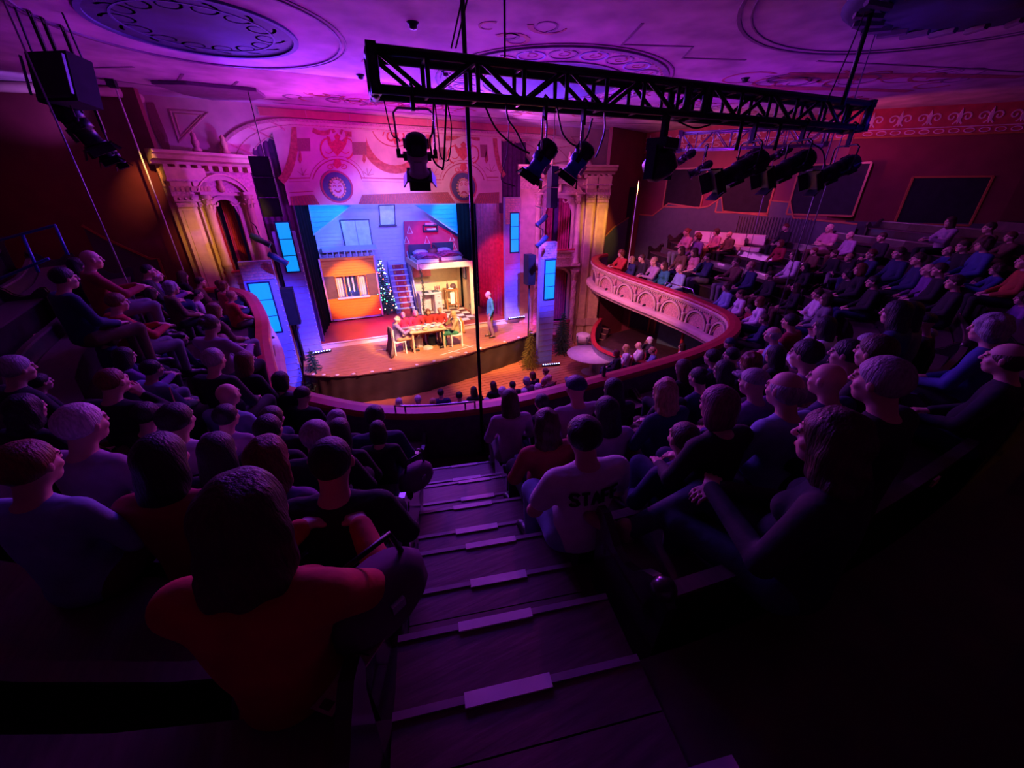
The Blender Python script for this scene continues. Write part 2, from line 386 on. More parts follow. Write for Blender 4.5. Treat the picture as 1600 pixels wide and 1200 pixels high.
def head(S,c=HC,g=0):
    c=np.array(c);E=lambda o,r,k=.02,**kw:S.ell(c+np.array(o),r,k,grow=g,**kw)
    E((0,-.012,.022),(.074,.094,.092),.0)
    E((0,.018,-.045),(.056,.066,.068),.04)
    E((0,.045,-.085),(.030,.028,.026),.03)           # chin
    if g: return
    for s in (-1,1):
        E((s*.032,.098,.004),(.017,.016,.013),.0,cut=True)
        E((s*.031,.080,.004),(.0135,.0135,.0135),.002)    # eyeballs
        S.cap(c+np.array((s*.014,.094,.024)),c+np.array((s*.050,.076,.022)),.007,.006,.012)
        E((s*.077,-.008,-.004),(.010,.019,.030),.008)
        E((s*.045,.055,-.03),(.018,.018,.016),.02)
    S.cap(c+np.array((0,.088,.012)),c+np.array((0,.108,-.026)),.008,.012,.010)
    for s in (-1,1): E((s*.011,.098,-.030),(.008,.009,.007),.006)
    S.cap(c+np.array((-.018,.084,-.055)),c+np.array((.018,.084,-.055)),.007,.007,.006)
    S.cap(c+np.array((-.013,.084,-.064)),c+np.array((.013,.084,-.064)),.007,.007,.006)
def torso(S,g=0,fem=False):
    w=.92 if fem else 1
    S.cap((0,-.03,.56),(0,-.05,.80),.135,.120*w,.04,g)
    S.ell((0,-.02,.52),(.175,.13,.10),.05,g)
    S.ell((0,-.05,.90),(.165*w,.112,.16),.05,g)
    S.cap((-.13*w,-.055,.995),(.13*w,-.055,.995),.058,.058,.06,g)
    if fem:
        for s in(-1,1): S.ell((s*.07,.045,.90),(.062,.055,.06),.04,g)
    S.ell((0,.02,.70),(.13,.11,.12),.05,g)
def fig_body(pose,fem,h):
    J=limbs(pose)
    hh=min(h,.0085)
    S=SDF(_ax(-.46,.40,h,((-.12,.12,hh),)),_ax(-.24,.86,h,((.0,.20,hh),(.2,.5,hh) if h<.013 else (9,9,1))),_ax(-.02,1.38,h,((1.05,1.33,hh),(.6,.85,hh) if h<.013 else (9,9,1))))
    torso(S,-.012,fem);head(S)
    S.cap((0,-.045,1.02),(0,-.005,1.14),.058,.052,.03)
    for s in (-1,1):
        S.cap(J['hip',s],J['knee',s],.082,.055,.04);S.cap(J['knee',s],J['ank',s],.052,.034,.03)
        S.cap(J['ank',s],J['toe',s],.036,.026,.02)
        a=.9 if fem else 1
        S.cap(J['sh',s],J['el',s],.050*a,.040*a,.03);S.cap(J['el',s],J['wr',s],.040*a,.026*a,.02)
        hand(S,J['wr',s],J['fd',s],s)
    me,P,F=S.mesh('body_'+pose+('_w' if fem else '_m'))
    # eyes and lips take their own material
    cen=P[F].mean(1)-HC;mi=np.zeros(len(F),np.int32)
    for s in (-1,1):
        mi[(np.abs(cen[:,0]-s*.032)<.010)&(np.abs(cen[:,2]-.004)<.006)&(cen[:,1]>.08)]=1
    mi[(np.abs(cen[:,0])<.022)&(np.abs(cen[:,2]+.060)<.010)&(cen[:,1]>.08)]=2
    me.polygons.foreach_set('material_index',mi)
    return me
def fig_top(pose,fem,h,long_):
    J=limbs(pose)
    S=SDF(_ax(-.42,.40,h),_ax(-.26,.5,h),_ax(.44,1.14,h))
    torso(S,.006,fem);S.cap((0,-.05,.98),(0,-.04,1.04),.066,.060,.03)
    for s in (-1,1):
        sh=np.array(J['sh',s]);el=np.array(J['el',s]);wr=np.array(J['wr',s])
        if long_:
            S.cap(sh,el,.064,.053,.035);S.cap(el,el+(wr-el)*.94,.053,.040,.02)
        else: S.cap(sh,sh+(el-sh)*.62,.066,.066,.035)
    X=lambda x,y,z:np.maximum(np.maximum(.475-z,z-1.062),0*x)
    S.clip(lambda x,y,z:np.maximum(.475-z,(z-1.062)-.3*np.minimum(0,y+.05))+0*x)
    return S.mesh('top_'+pose)[0]
def fig_legs(pose,h,skirt=False):
    J=limbs(pose)
    S=SDF(_ax(-.42,.30,h),_ax(-.24,.78,h),_ax(.06,.76,h))
    S.ell((0,-.02,.52),(.182,.138,.105),.03)
    for s in (-1,1):
        k=np.array(J['knee',s]);a=np.array(J['ank',s])
        S.cap(J['hip',s],k,.094,.068,.04);S.cap(k,k+(a-k)*.90,.066,.052,.03)
    return S.mesh('trousers')[0]
def fig_shoes(pose,h,side):
    J=limbs(pose)
    S=SDF(_ax(-.46,.30,h),_ax(.26,.88,h),_ax(-.03,.52,h))
    for s in (side,):
        a=np.array(J['ank',s]);t=np.array(J['toe',s])
        S.cap(a+(0,-.01,-.02),t,.048,.036,.02);S.cap(t,t+(t-a)*.22,.036,.030,.02)
        S.cap(a+(0,0,.04),a,.045,.046,.02)
    if pose!='legover': S.clip(lambda x,y,z:-.002-z+0*x+0*y)
    return S.mesh('shoe')[0]
def fig_hair(style,h,c=HC):
    c=np.array(c);S=SDF(_ax(c[0]-.2,c[0]+.2,h),_ax(c[1]-.28,c[1]+.2,h),_ax(c[2]-.55,c[2]+.19,h))
    E=lambda o,r,k=.02,**kw:S.ell(c+np.array(o),r,k,**kw)
    def cutface(z0=-.02):
        S.clip(lambda X,Y,Z:-((Z-c[2])-(z0+.75*(Y-c[1])))+0*X)
    if style=='short':
        E((0,-.016,.030),(.086,.108,.101),0,wave=.002);cutface(-.012)
    elif style=='crop':
        E((0,-.014,.024),(.079,.100,.096),0,wave=.001);cutface(0)
    elif style=='fringe':          # bald on top, hair round the sides and back
        E((0,-.020,.005),(.083,.102,.085),0,wave=.002);cutface(-.03)
        S.clip(lambda X,Y,Z:(Z-c[2]-.045)+.2*(Y-c[1])+0*X)
    elif style=='curly':
        E((0,-.025,.035),(.108,.118,.112),0,wave=.010);E((0,-.05,-.03),(.10,.085,.09),.03,wave=.009);cutface(-.06)
    elif style=='bob':
        E((0,-.016,.030),(.090,.108,.101),0,wave=.0015);E((0,-.035,-.05),(.100,.088,.11),.03,wave=.002)
        E((0,.115,-.05),(.070,.09,.11),0,cut=True)
    elif style in('long','wavy'):
        w=.002 if style=='long' else .009
        E((0,-.016,.030),(.090,.110,.102),0,wave=w*.5);E((0,-.04,-.06),(.104,.085,.13),.03,wave=w)
        E((0,-.085,-.19),(.108,.060,.17),.04,wave=w);E((0,-.11,-.31),(.085,.045,.12),.04,wave=w)
        E((0,.115,-.06),(.068,.10,.13),0,cut=True)
    elif style=='bun':
        E((0,-.016,.028),(.084,.106,.099),0,wave=.001);cutface(-.02);E((0,-.11,.06),(.042,.042,.042),.015,wave=.002)
    elif style=='pony':
        E((0,-.016,.028),(.084,.106,.099),0,wave=.001);cutface(-.02)
        S.cap(c+(0,-.10,.05),c+(0,-.15,-.04),.028,.032,.02);S.cap(c+(0,-.15,-.04),c+(0,-.14,-.22),.032,.016,.02)
    elif style=='cap':
        E((0,-.012,.040),(.090,.110,.092),0);S.clip(lambda X,Y,Z:-((Z-c[2])-.030)+0*X+0*Y)
        S.cap(c+(-.03,.09,.042),c+(-.02,.155,.034),.03,.018,.01);S.cap(c+(.03,.09,.042),c+(.02,.155,.034),.03,.018,.01)
        S.clip(lambda X,Y,Z:np.where(Y>c[1]+.10,(Z-c[2])-.052,-1)+0*X)
    elif style=='beanie':
        E((0,-.020,.040),(.094,.112,.110),0,wave=.001);S.clip(lambda X,Y,Z:-((Z-c[2])-.020)+0*X+0*Y)
    return S.mesh('hair_'+style)[0]

# =================== THE HOUSE ===================
HZ=7.1
# ceiling
cl=MB().poly([(-8,14.3,HZ),(12.6,14.3,HZ),(14.8,7.8,HZ),(17.6,4.9,HZ),(23,.5,HZ),(23,-5,HZ),(-8,-5,HZ)],(0,0,1),.15).build('ceiling',CEIL,kind='structure')
def V3(p,z): return Vector((p[0],p[1],z))
def wallseg(name,a,b,z0,z1,m,th=.15):
    a=Vector((a[0],a[1],0));b=Vector((b[0],b[1],0));n=Vector((-(b-a).y,(b-a).x,0)).normalized()
    if n.dot(Vector((4,6,0))-(a+b)/2)>0:n=-n
    return MB().poly([V3(a,z0),V3(b,z0),V3(b,z1),V3(a,z1)],n,th).build(name,m,kind='structure')
RW=[(12.3,14.1),(14.6,7.8),(17.5,4.9),(23,.3)]
w1=wallseg('wall_right',RW[0],RW[1],-1,HZ,WALLR);w2=wallseg('wall_right_rear',RW[1],RW[2],-1,HZ,WALLR);wallseg('wall_right_back',RW[2],RW[3],-1,HZ,WALLR)
wallseg('wall_left',(-7.5,14.2),(-7.5,-5),-1,HZ,WALLR);wallseg('wall_back',(-7.5,-4.9),(23,-4.9),-1,HZ,WALLR);wallseg('wall_right_corner',(22.9,.5),(22.9,-5),-1,HZ,WALLR)
wallseg('wall_front_left',(-7.5,14.2),(-3.2,13.2),-1,HZ,WALLR);wallseg('wall_front_right',(10.15,13.3),(12.4,14.0),-1,HZ,WALLR)
FLR=MB().poly([(-8,4,-1),(13,4,-1),(13,14.4,-1),(-8,14.4,-1)],(0,0,-1),.1).build('floor',HALLF,kind='structure')
# hall floor boards that can be told apart near the stage
for i in range(24):
    y=9.2+i*.19
    MB().box((6.2,y,-.992),(7.0,.17,.012)).build('floor_board',HALLF,FLR)
# ---- rail line of the horseshoe balcony ----
ctrl=[Vector(q) for q in ((-3.2,13.12,2.62),(-2.62,13.0,2.6),(-2.15,12.6,2.5),(-1.94,12.0,2.40),(-1.70,10.84,2.22),(-1.54,9.17,2.08),(-1.24,7.2,2.02),(-.98,6.76,2.0),(-.52,6.22,2.0),(.04,5.68,2.0),(.51,5.36,2),(1.17,5.08,2.0),(2.1,4.91,2.0),(3.31,4.92,2.0),(5.59,5.07,2.0),(7.07,5.29,2.0),(8.16,5.63,2.0),(8.96,6.08,2.02),(9.52,6.78,2.06),(9.68,7.89,2.14),(9.62,9.11,2.24),(9.42,10.72,2.38),(9.33,12.1,2.52),(9.50,12.8,2.64),(9.85,13.1,2.72),(10.3,13.2,2.76))]
RP=crom(ctrl,10)
# even spacing
acc=[0]
for i in range(1,len(RP)): acc.append(acc[-1]+(RP[i]-RP[i-1]).length)
RL=acc[-1]
def rail_raw(s):
    s=min(max(s,0),RL-1e-4);i=int(np.searchsorted(acc,s,side='right'))-1;i=min(i,len(RP)-2);t=(s-acc[i])/(acc[i+1]-acc[i])
    return RP[i].lerp(RP[i+1],t)
def rail(s):
    """point on the rail line and the unit vector away from the stage"""
    a=rail_raw(s-.12);b=rail_raw(s+.12);d=(b-a);d.z=0;d.normalize();return rail_raw(s),Vector((d.y,-d.x,0))
SS=[i*RL/260 for i in range(261)];SPT=[rail(s) for s in SS]
RX=np.array([[p.x,p.y] for p,_ in SPT])
S_L=next(s for s,(p,_) in zip(SS,SPT) if p.y<12.5);S_R=[s for s,(p,_) in zip(SS,SPT) if p.y<12.5 and s>RL/2][-1]
ROOM=[(-7.3,14),(12.3,14),(14.5,7.8),(17.3,4.9),(22.5,.3),(22.5,-4.6),(-7.3,-4.6)]
def inside(x,y,P=ROOM):
    c=False
    for i in range(len(P)):
        (x1,y1),(x2,y2)=P[i],P[(i+1)%len(P)]
        if (y1>y)!=(y2>y) and x<(x2-x1)*(y-y1)/(y2-y1)+x1:c=not c
    return c
def start(j): return 0.0 if j==0 else 1.22+.79*(j-1)
def floorz(j,zr,s=99):
    t=min(1,max(0,(8.3-s)/2.2));t=t*t*(3-2*t)
    return zr-.77+.38*j+t*(.15 if j==0 else .45)
def offpt(s,o,z=None,j=0):
    p,n=rail(s);q=p+n*o;q.z=floorz(j,p.z,s) if z is None else z;return q,n
NT=9
for j in range(NT):
    a=start(j)+(.16 if j==0 else 0);b=start(j+1);v=[];f=[];n=0
    ss=[S_L+(S_R-S_L)*i/110 for i in range(111)]
    for i in range(110):
        q=[];ok=True
        for s in (ss[i],ss[i+1]):
            for o in (a,b):
                p,_=offpt(s,o,None,j);q.append(p);ok=ok and inside(p.x,p.y)
        if not ok: continue
        d=Vector((0,0,-.38 if j else -.1));vs=[q[0]+d,q[2]+d,q[0],q[2],q[1],q[3],q[1]+Vector((0,0,-.12)),q[3]+Vector((0,0,-.12))]
        v+=vs;f+=[(n,n+1,n+3,n+2),(n+2,n+3,n+5,n+4),(n+4,n+5,n+7,n+6),(n+6,n+7,n+1,n)];n+=8
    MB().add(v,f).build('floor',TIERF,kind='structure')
# parapet, red rail and the plaster front
path=[(p,-n) for p,n in SPT]
balc=thing('balcony_front','curved balcony parapet with red padded rail and arcaded plaster front','balcony',kind='structure')
MB().sweep(path,[(-.17,.0),(-.15,.045),(-.02,.06),(.10,.04),(.13,0),(.10,-.05),(-.17,-.05)],smooth=False).build('padded_rail',RAILR,balc)
MB().sweep(path,[(-.16,-.05),(.0,-.05),(.0,-1.0),(-.16,-1.0)]).build('parapet_wall',PURV,balc)
MB().sweep(path,[(.0,-.05),(.12,-.05),(.14,-.09),(.09,-.12),(.09,-.15),(.05,-.19),(0,-.19)]).build('cornice_moulding',PLASTER,balc)
MB().sweep(path,[(.0,-.74),(.16,-.76),(.24,-.80),(.25,-.88),(.20,-.93),(.12,-.98),(.10,-1.04),(0,-1.05)]).build('base_moulding',PLASTER,balc)
def onfront(s,u,z,out): 
    p,n=rail(s+u);q=p-n*out;q.z=p.z+z;return q
nb=int((RL-1)/1.0);den=MB();sp=MB()
for i in range(nb):
    s0=.6+(i+.5)*(RL-1.2)/nb;W=(RL-1.2)/nb;p,n=rail(s0)
    if p.x<6.5 and p.x>-1.3 : continue     # that stretch turns its face away from every seat
    arc=[onfront(s0,.36*math.cos(t),-.64+.37*math.sin(t),.012) for t in np.linspace(-.0,math.pi,13)]
    MB().strip([onfront(s0,.36,-.74,.012)]+arc+[onfront(s0,-.36,-.74,.012)],-n,.055,.05).build('arch_moulding',PLASTER,balc)
    MB().strip([onfront(s0,.29*math.cos(t),-.64+.30*math.sin(t),.004) for t in np.linspace(0,math.pi,9)],-n,.018,.025).build('arch_bead',GOLD,balc)
    MB().poly([onfront(s0,.27*math.cos(t),-.64+.28*math.sin(t),.0) for t in np.linspace(0,math.pi,9)]+[onfront(s0,-.27,-.74,0),onfront(s0,.27,-.74,0)],-n,.006).build('arch_panel',ORN,balc)
    for k in (-1,1):
        sp.poly([onfront(s0,k*(W/2-.03),-.23,0),onfront(s0,k*.14,-.23,0),onfront(s0,k*.32,-.36,0),onfront(s0,k*(W/2-.05),-.54,0)],-n,.02)
    c=onfront(s0+W/2,0,-.62,.05);MB().lathe([(.0,-.16),(.03,-.13),(.045,-.04),(.05,.08),(.065,.14),(.04,.16)],8,c).build('corbel',PLASTER,balc)
    c=onfront(s0+W/2,0,-.27,.05);m=MB().lathe([(.0,-.06),(.045,-.03),(.05,.02),(0,.06)],6,c);m.build('carved_boss',ORN,balc)
    for k in range(13): 
        q=onfront(s0,(k-6)*W/13,-.205,.035);den.box(q,(.035,.05,.05),rz=math.atan2(n.x,-n.y))
den.build('dentil_course',PLASTER,balc,kind='stuff');sp.build('spandrel_panels',ORN,balc,kind='stuff')
# aisle stairs from the camera down to the rail
AX=Vector((.42,.80,0));AD=Vector((.225,.974,0)).normalized();AS=Vector((AD.y,-AD.x,0))
def aisle_lat(p): return (Vector((p.x,p.y,0))-AX).dot(AS)
def aisle_hw(p): 
    t=(Vector((p.x,p.y,0))-AX).dot(AD);return .47-.03*t+.02
def aisle_s(o):
    return min((abs(aisle_lat(offpt(s,o,0)[0])),s) for s in [6+i*.02 for i in range(450)])[1]
for j in range(1,8):
    o=start(j);s0=aisle_s(o);c,n=offpt(s0,o,None,j);hw=.52
    dd=[]
    st=thing('stair_step','wooden aisle steps with pale tape, at bench row %d up from the rail'%j,'stairs',(c.x,c.y,c.z),kind='structure')
    rz=math.atan2(AS.y,AS.x)
    tl=AS
    M=Matrix.Translation(c)@Matrix.Rotation(rz,4,'Z')
    m=MB(M)
    for k in range(4): m=MB(M);m.box((0,-.09-.185*k,.008),(2*hw,.178,.03));m.build('tread_board',STAIR,st)
    m=MB(M);m.box((0,.16,-.10),(2*hw,.33,.17));m.build('half_step',STAIR,st)
    m=MB(M);m.box((0,.16,-.0155),(2*hw,.30,.012));m.build('tread_board',STAIR,st)
    for yy,zz in ((.012,.022),(.330,-.012)):
        m=MB(M);m.box((0,yy,zz),(2*hw,.03,.02));m.build('nosing',mat('worn_nosing',(.30,.22,.26),.4),st)
        m=MB(M);m.box((.03*((j*7)%5-2),yy-.004,zz+.008),(.36,.055 if yy<.1 else .045,.010));m.build('tape_strip',TAPE,st)

# ---- right wall: dark windows, wainscot, frieze ----
WN=[((1045,265),(1095,322),0),((1133,262),(1200,330),0),((1250,262),(1330,343),0),((1415,278),(1545,348),1)]
def wfr(i):
    a,b=Vector((*RW[i],0)),Vector((*RW[i+1],0));d=(b-a).normalized();n=Vector((-d.y,d.x,0))
    if n.dot(Vector((4,6,0))-a)<0:n=-n
    return a,b,d,n
for k,(p,q,i) in enumerate(WN):
    a,b,d,n=wfr(i);P=onwall(*p,a,b);Q=onwall(*q,a,b);u0=(P-a).dot(d);u1=(Q-a).dot(d)
    if k==3:u0,u1=1.75,3.5
    z1,z0=(5.82,4.50) if k==0 else (5.78,4.36) if k<3 else (5.40,4.15)
    t=thing('window_%d'%(k+1),'blacked-out window with orange trim, %s from the stage in the right wall'%['nearest','second','third','fourth'][k],'window',a+d*u0,kind='structure')
    AW=lambda u,z,o=0.0,a=a,d=d,n=n:a+d*u+n*o+Vector((0,0,z))
    MB().poly([AW(u0,z0),AW(u1,z0),AW(u1,z1),AW(u0,z1)],n,.01).build('black_pane',BLACKM,t)
    for (s0,s1) in (((u0,z0),(u1,z0)),((u1,z0),(u1,z1)),((u1,z1),(u0,z1)),((u0,z1),(u0,z0))):
        MB().strip([AW(s0[0],s0[1],.0),AW(s1[0],s1[1],.0)],n,.05,.04).build('window_frame',TRIMO,t)
a,b,d,n=wfr(0);WNRM=n;A=lambda u,z,o=0.0,a=a,d=d,n=n:a+d*u+n*o+Vector((0,0,z))
def U(px,py,i=0): P=onwall(px,py,*RW[i:i+2]);aa,bb,dd,nn=wfr(i);return (P-aa).dot(dd),P.z
top=[U(1000,335),U(1020,337),U(1045,318),U(1092,325),U(1108,322),U(1128,308),U(1130,330),U(1200,337),U(1203,313),U(1235,316),U(1240,340),U(1340,350)]
top=[(max(u,.02),z) for u,z in top]
wn=thing('wainscot','stepped dark green wall board with orange trim on right wall','wall panel',a,kind='structure')
MB().poly([A(u,z) for u,z in top]+[A(top[-1][0],1.5),A(top[0][0],1.5)],n,.03).build('board_panel',GREEN,wn)
MB().strip([A(u,z,.02) for u,z in top],n,.05,.035).build('trim_rail',TRIMO,wn)
for k in range(26):
    u=U(1148,370)[0]+k*.09
    if u<top[-1][0]: MB().box(A(u,3.5,.045),(.025,.07,1.5),rz=math.atan2(d.y,d.x)).build('vertical_batten',GREEN,wn)
a2,b2,d2,n2=wfr(1);A2=lambda u,z,o=0.0:a2+d2*u+n2*o+Vector((0,0,z))
MB().poly([A2(0,1.5),A2(3.9,1.5),A2(3.9,4.2),A2(0,4.2)],n2,.03).build('board_panel',GREEN,wn)
MB().strip([A2(0,4.2,.02),A2(.5,4.2,.02)],n2,.05,.035).build('trim_rail',TRIMO,wn)
FRZ=mat('frieze_red_ground',(.42,.05,.07),.6);FRG=mat('frieze_pale_scroll',(.62,.42,.52),.6)
for i,(aa,bb,dd,nn) in ((0,wfr(0)),(1,wfr(1)),(2,wfr(2))):
    L=(bb-aa).length;fz=thing('trim_%d'%(i+1),'painted scroll frieze along the top of the right wall, section %d from the stage'%(i+1),'frieze',aa+Vector((0,0,6.4)),kind='structure')
    AA=lambda u,z,o=0.0:aa+dd*u+nn*o+Vector((0,0,z))
    MB().poly([AA(0,6.42),AA(L,6.42),AA(L,HZ),AA(0,HZ)],nn,.02).build('frieze_ground',FRZ,fz)
    MB().strip([AA(0,6.42,.02),AA(L,6.42,.02)],nn,.04,.04).build('lower_bead',TRIMO,fz);MB().strip([AA(0,6.6,.02),AA(L,6.6,.02)],nn,.02,.02).build('middle_bead',FRG,fz)
    u=.3;c=0
    while u<L-.2:
        for sgn in (-1,1):
            pts=[AA(u+sgn*(.16-.14*math.exp(-.2*t)*math.cos(t)),6.82+.13*math.exp(-.2*t)*math.sin(t)+0*t,.02) for t in np.linspace(-1.2,7,18)]
            MB().strip(pts,nn,.030,.012).build('scroll',FRG,fz)
        MB().poly([AA(u,6.66,.02),AA(u+.05,6.80,.02),AA(u+.03,6.92,.02),AA(u,7.02,.02),AA(u-.03,6.92,.02),AA(u-.05,6.80,.02)],nn,.015).build('palmette',FRG,fz)
        for q in (0,.32):
            MB().strip([AA(u+q+.11*math.cos(t),6.51+.05*math.sin(t),.02) for t in np.linspace(0,6.28,13)[:-1]],nn,.018,.012,closed=True).build('oval_link',FRG,fz)
        u+=.64
# left front wall board
a3,b3=Vector((-7.5,14.2,0)),Vector((-3.2,13.2,0));d3=(b3-a3).normalized();n3=Vector((d3.y,-d3.x,0))
A3=lambda u,z,o=0.0:a3+d3*u+n3*o+Vector((0,0,z))
def U3(px,py):P=onwall(px,py,a3,b3);return (P-a3).dot(d3),P.z
tp=[U3(130,352),U3(165,372),U3(236,404),U3(249,404),U3(262,440),U3(272,520)]
wl=thing('wainscot','dark green board with sloping orange trim on the left front wall','wall panel',a3,kind='structure')
MB().poly([A3(u,z) for u,z in tp]+[A3(tp[0][0],1.0)],n3,.03).build('board_panel',GREEN,wl)
MB().strip([A3(u,z,.02) for u,z in tp],n3,.05,.035).build('trim_rail',TRIMO,wl)
a4,b4=Vector((10.15,13.3,0)),Vector((12.4,14.0,0));d4=(b4-a4).normalized();n4=Vector((d4.y,-d4.x,0))
A4=lambda u,z,o=0.0:a4+d4*u+n4*o+Vector((0,0,z))
def U4(px,py):P=onwall(px,py,a4,b4);return (P-a4).dot(d4),P.z
tp=[U4(935,373),U4(942,372),U4(958,355),U4(981,340)]
wl=thing('wainscot','dark green board with sloping orange trim on the right front wall','wall panel',a4,kind='structure')
MB().poly([A4(u,z) for u,z in tp]+[A4(tp[-1][0],1.0),A4(tp[0][0],1.0)],n4,.03).build('board_panel',GREEN,wl)
MB().strip([A4(u,z,.02) for u,z in tp],n4,.05,.035).build('trim_rail',TRIMO,wl)
p0=U4(983,300)
MB().poly([A4(p0[0],2),A4(p0[0]+.42,2),A4(p0[0]+.42,5.2),A4(p0[0],5.2)],n4,.02).build('door_1',BLACKM,kind='structure')  # flat black upright strip on the wall near the corner

# =================== PROSCENIUM ===================
YF=14.0
def arch_pts(x0,x1,zs,zt,r,n=10):
    """flat arch with quarter-ellipse shoulders, springing at zs"""
    rx,rz=r;P=[]
    for i in range(n+1): t=math.pi-(math.pi/2)*i/n;P.append((x0+rx+rx*math.cos(t),zs+(zt-zs)*math.sin(t)))
    for i in range(n+1): t=math.pi/2-(math.pi/2)*i/n;P.append((x1-rx+rx*math.cos(t),zs+(zt-zs)*math.sin(t)))
    return P
FA=arch_pts(-2.05,9.9,5.75,6.78,(2.0,1));BA=arch_pts(-1.35,7.9,5.3,6.62,(1.6,1))
pro=thing('proscenium_arch','painted plaster proscenium arch with deep curved soffit over the stage','arch',(3,YF,0),kind='structure')
v=[(-3.6,YF,HZ)]+[(-3.6,YF,5.75)]+[(x,YF,z) for x,z in FA]+[(10.6,YF,5.75),(10.6,YF,HZ)]
# spandrel wall as quads up to the ceiling
m=MB();n=len(FA)
vs=[(x,YF,z) for x,z in FA]+[(x,YF,HZ) for x,z in FA];m.add(vs,[(i,i+1,n+i+1,n+i) for i in range(n-1)])
m.add([(-3.6,YF,5.75),(-2.05,YF,5.75),(-2.05,YF,HZ),(-3.6,YF,HZ)],[(0,1,2,3)]);m.add([(9.9,YF,5.75),(10.6,YF,5.75),(10.6,YF,HZ),(9.9,YF,HZ)],[(0,1,2,3)])
m.build('spandrel_wall',PLASTER,pro)
m=MB();m.add([(x,YF,z) for x,z in FA]+[(x,14.85,z) for x,z in BA],[(i,i+1,n+i+1,n+i) for i in range(n-1)],True);m.build('curved_soffit',PLASTER,pro)
MB().strip([(x,YF,z) for x,z in FA],(0,-1,0),.07,.05).build('arch_moulding',ORN,pro)
MB().poly([(-.9,YF,6.84),(8.2,YF,6.84),(8.2,YF,7.02),(-.9,YF,7.02)],(0,-1,0),.03).build('red_fascia_band',mat('fascia_red',(.55,.16,.12),.6,var=.1),pro)
for k in range(9): MB().box((-.9+k*1.13,YF-.035,6.93),(.02,.02,.18)).build('fascia_joint',ORN,pro)
# triangular spandrel panels
for T in ([(265,172),(325,176),(280,222)],):
    P=[onY(x,y,YF) for x,y in T];c=sum(P,Vector())/3
    MB().strip(P,(0,-1,0),.035,.02,closed=True).build('triangle_moulding',ORN,pro);MB().strip([c+(p-c)*.72 for p in P],(0,-1,0),.02,.015,closed=True).build('inner_moulding',GOLD,pro)
    P=[Vector((6.8-p.x+.15*0,p.y,p.z)) for p in P];c=sum(P,Vector())/3
    MB().strip(P,(0,-1,0),.035,.02,closed=True).build('triangle_moulding',ORN,pro)
P=[onY(x,y,YF) for x,y in [(228,160),(240,160),(250,185),(262,215),(268,240),(258,240),(245,215),(235,190)]]
MB().poly(P,(0,-1,0),.008).build('painted_tassel',PRINT2,pro)
# coffer ribs on the soffit
for k in (3,6,8,12,15,18):
    a=Vector((FA[k][0],YF+.02,FA[k][1]-.02));b=Vector((BA[k][0],14.8,BA[k][1]-.02));MB().tube([a,b],.025,5).build('soffit_rib',ORN,pro)
for k in (0,1):
    pts=[Vector((FA[i][0],YF,FA[i][1])).lerp(Vector((BA[i][0],14.85,BA[i][1])),.35+.35*k)-Vector((0,0,.01)) for i in range(n)];MB().tube(pts,.015,5).build('soffit_line',ORN,pro)
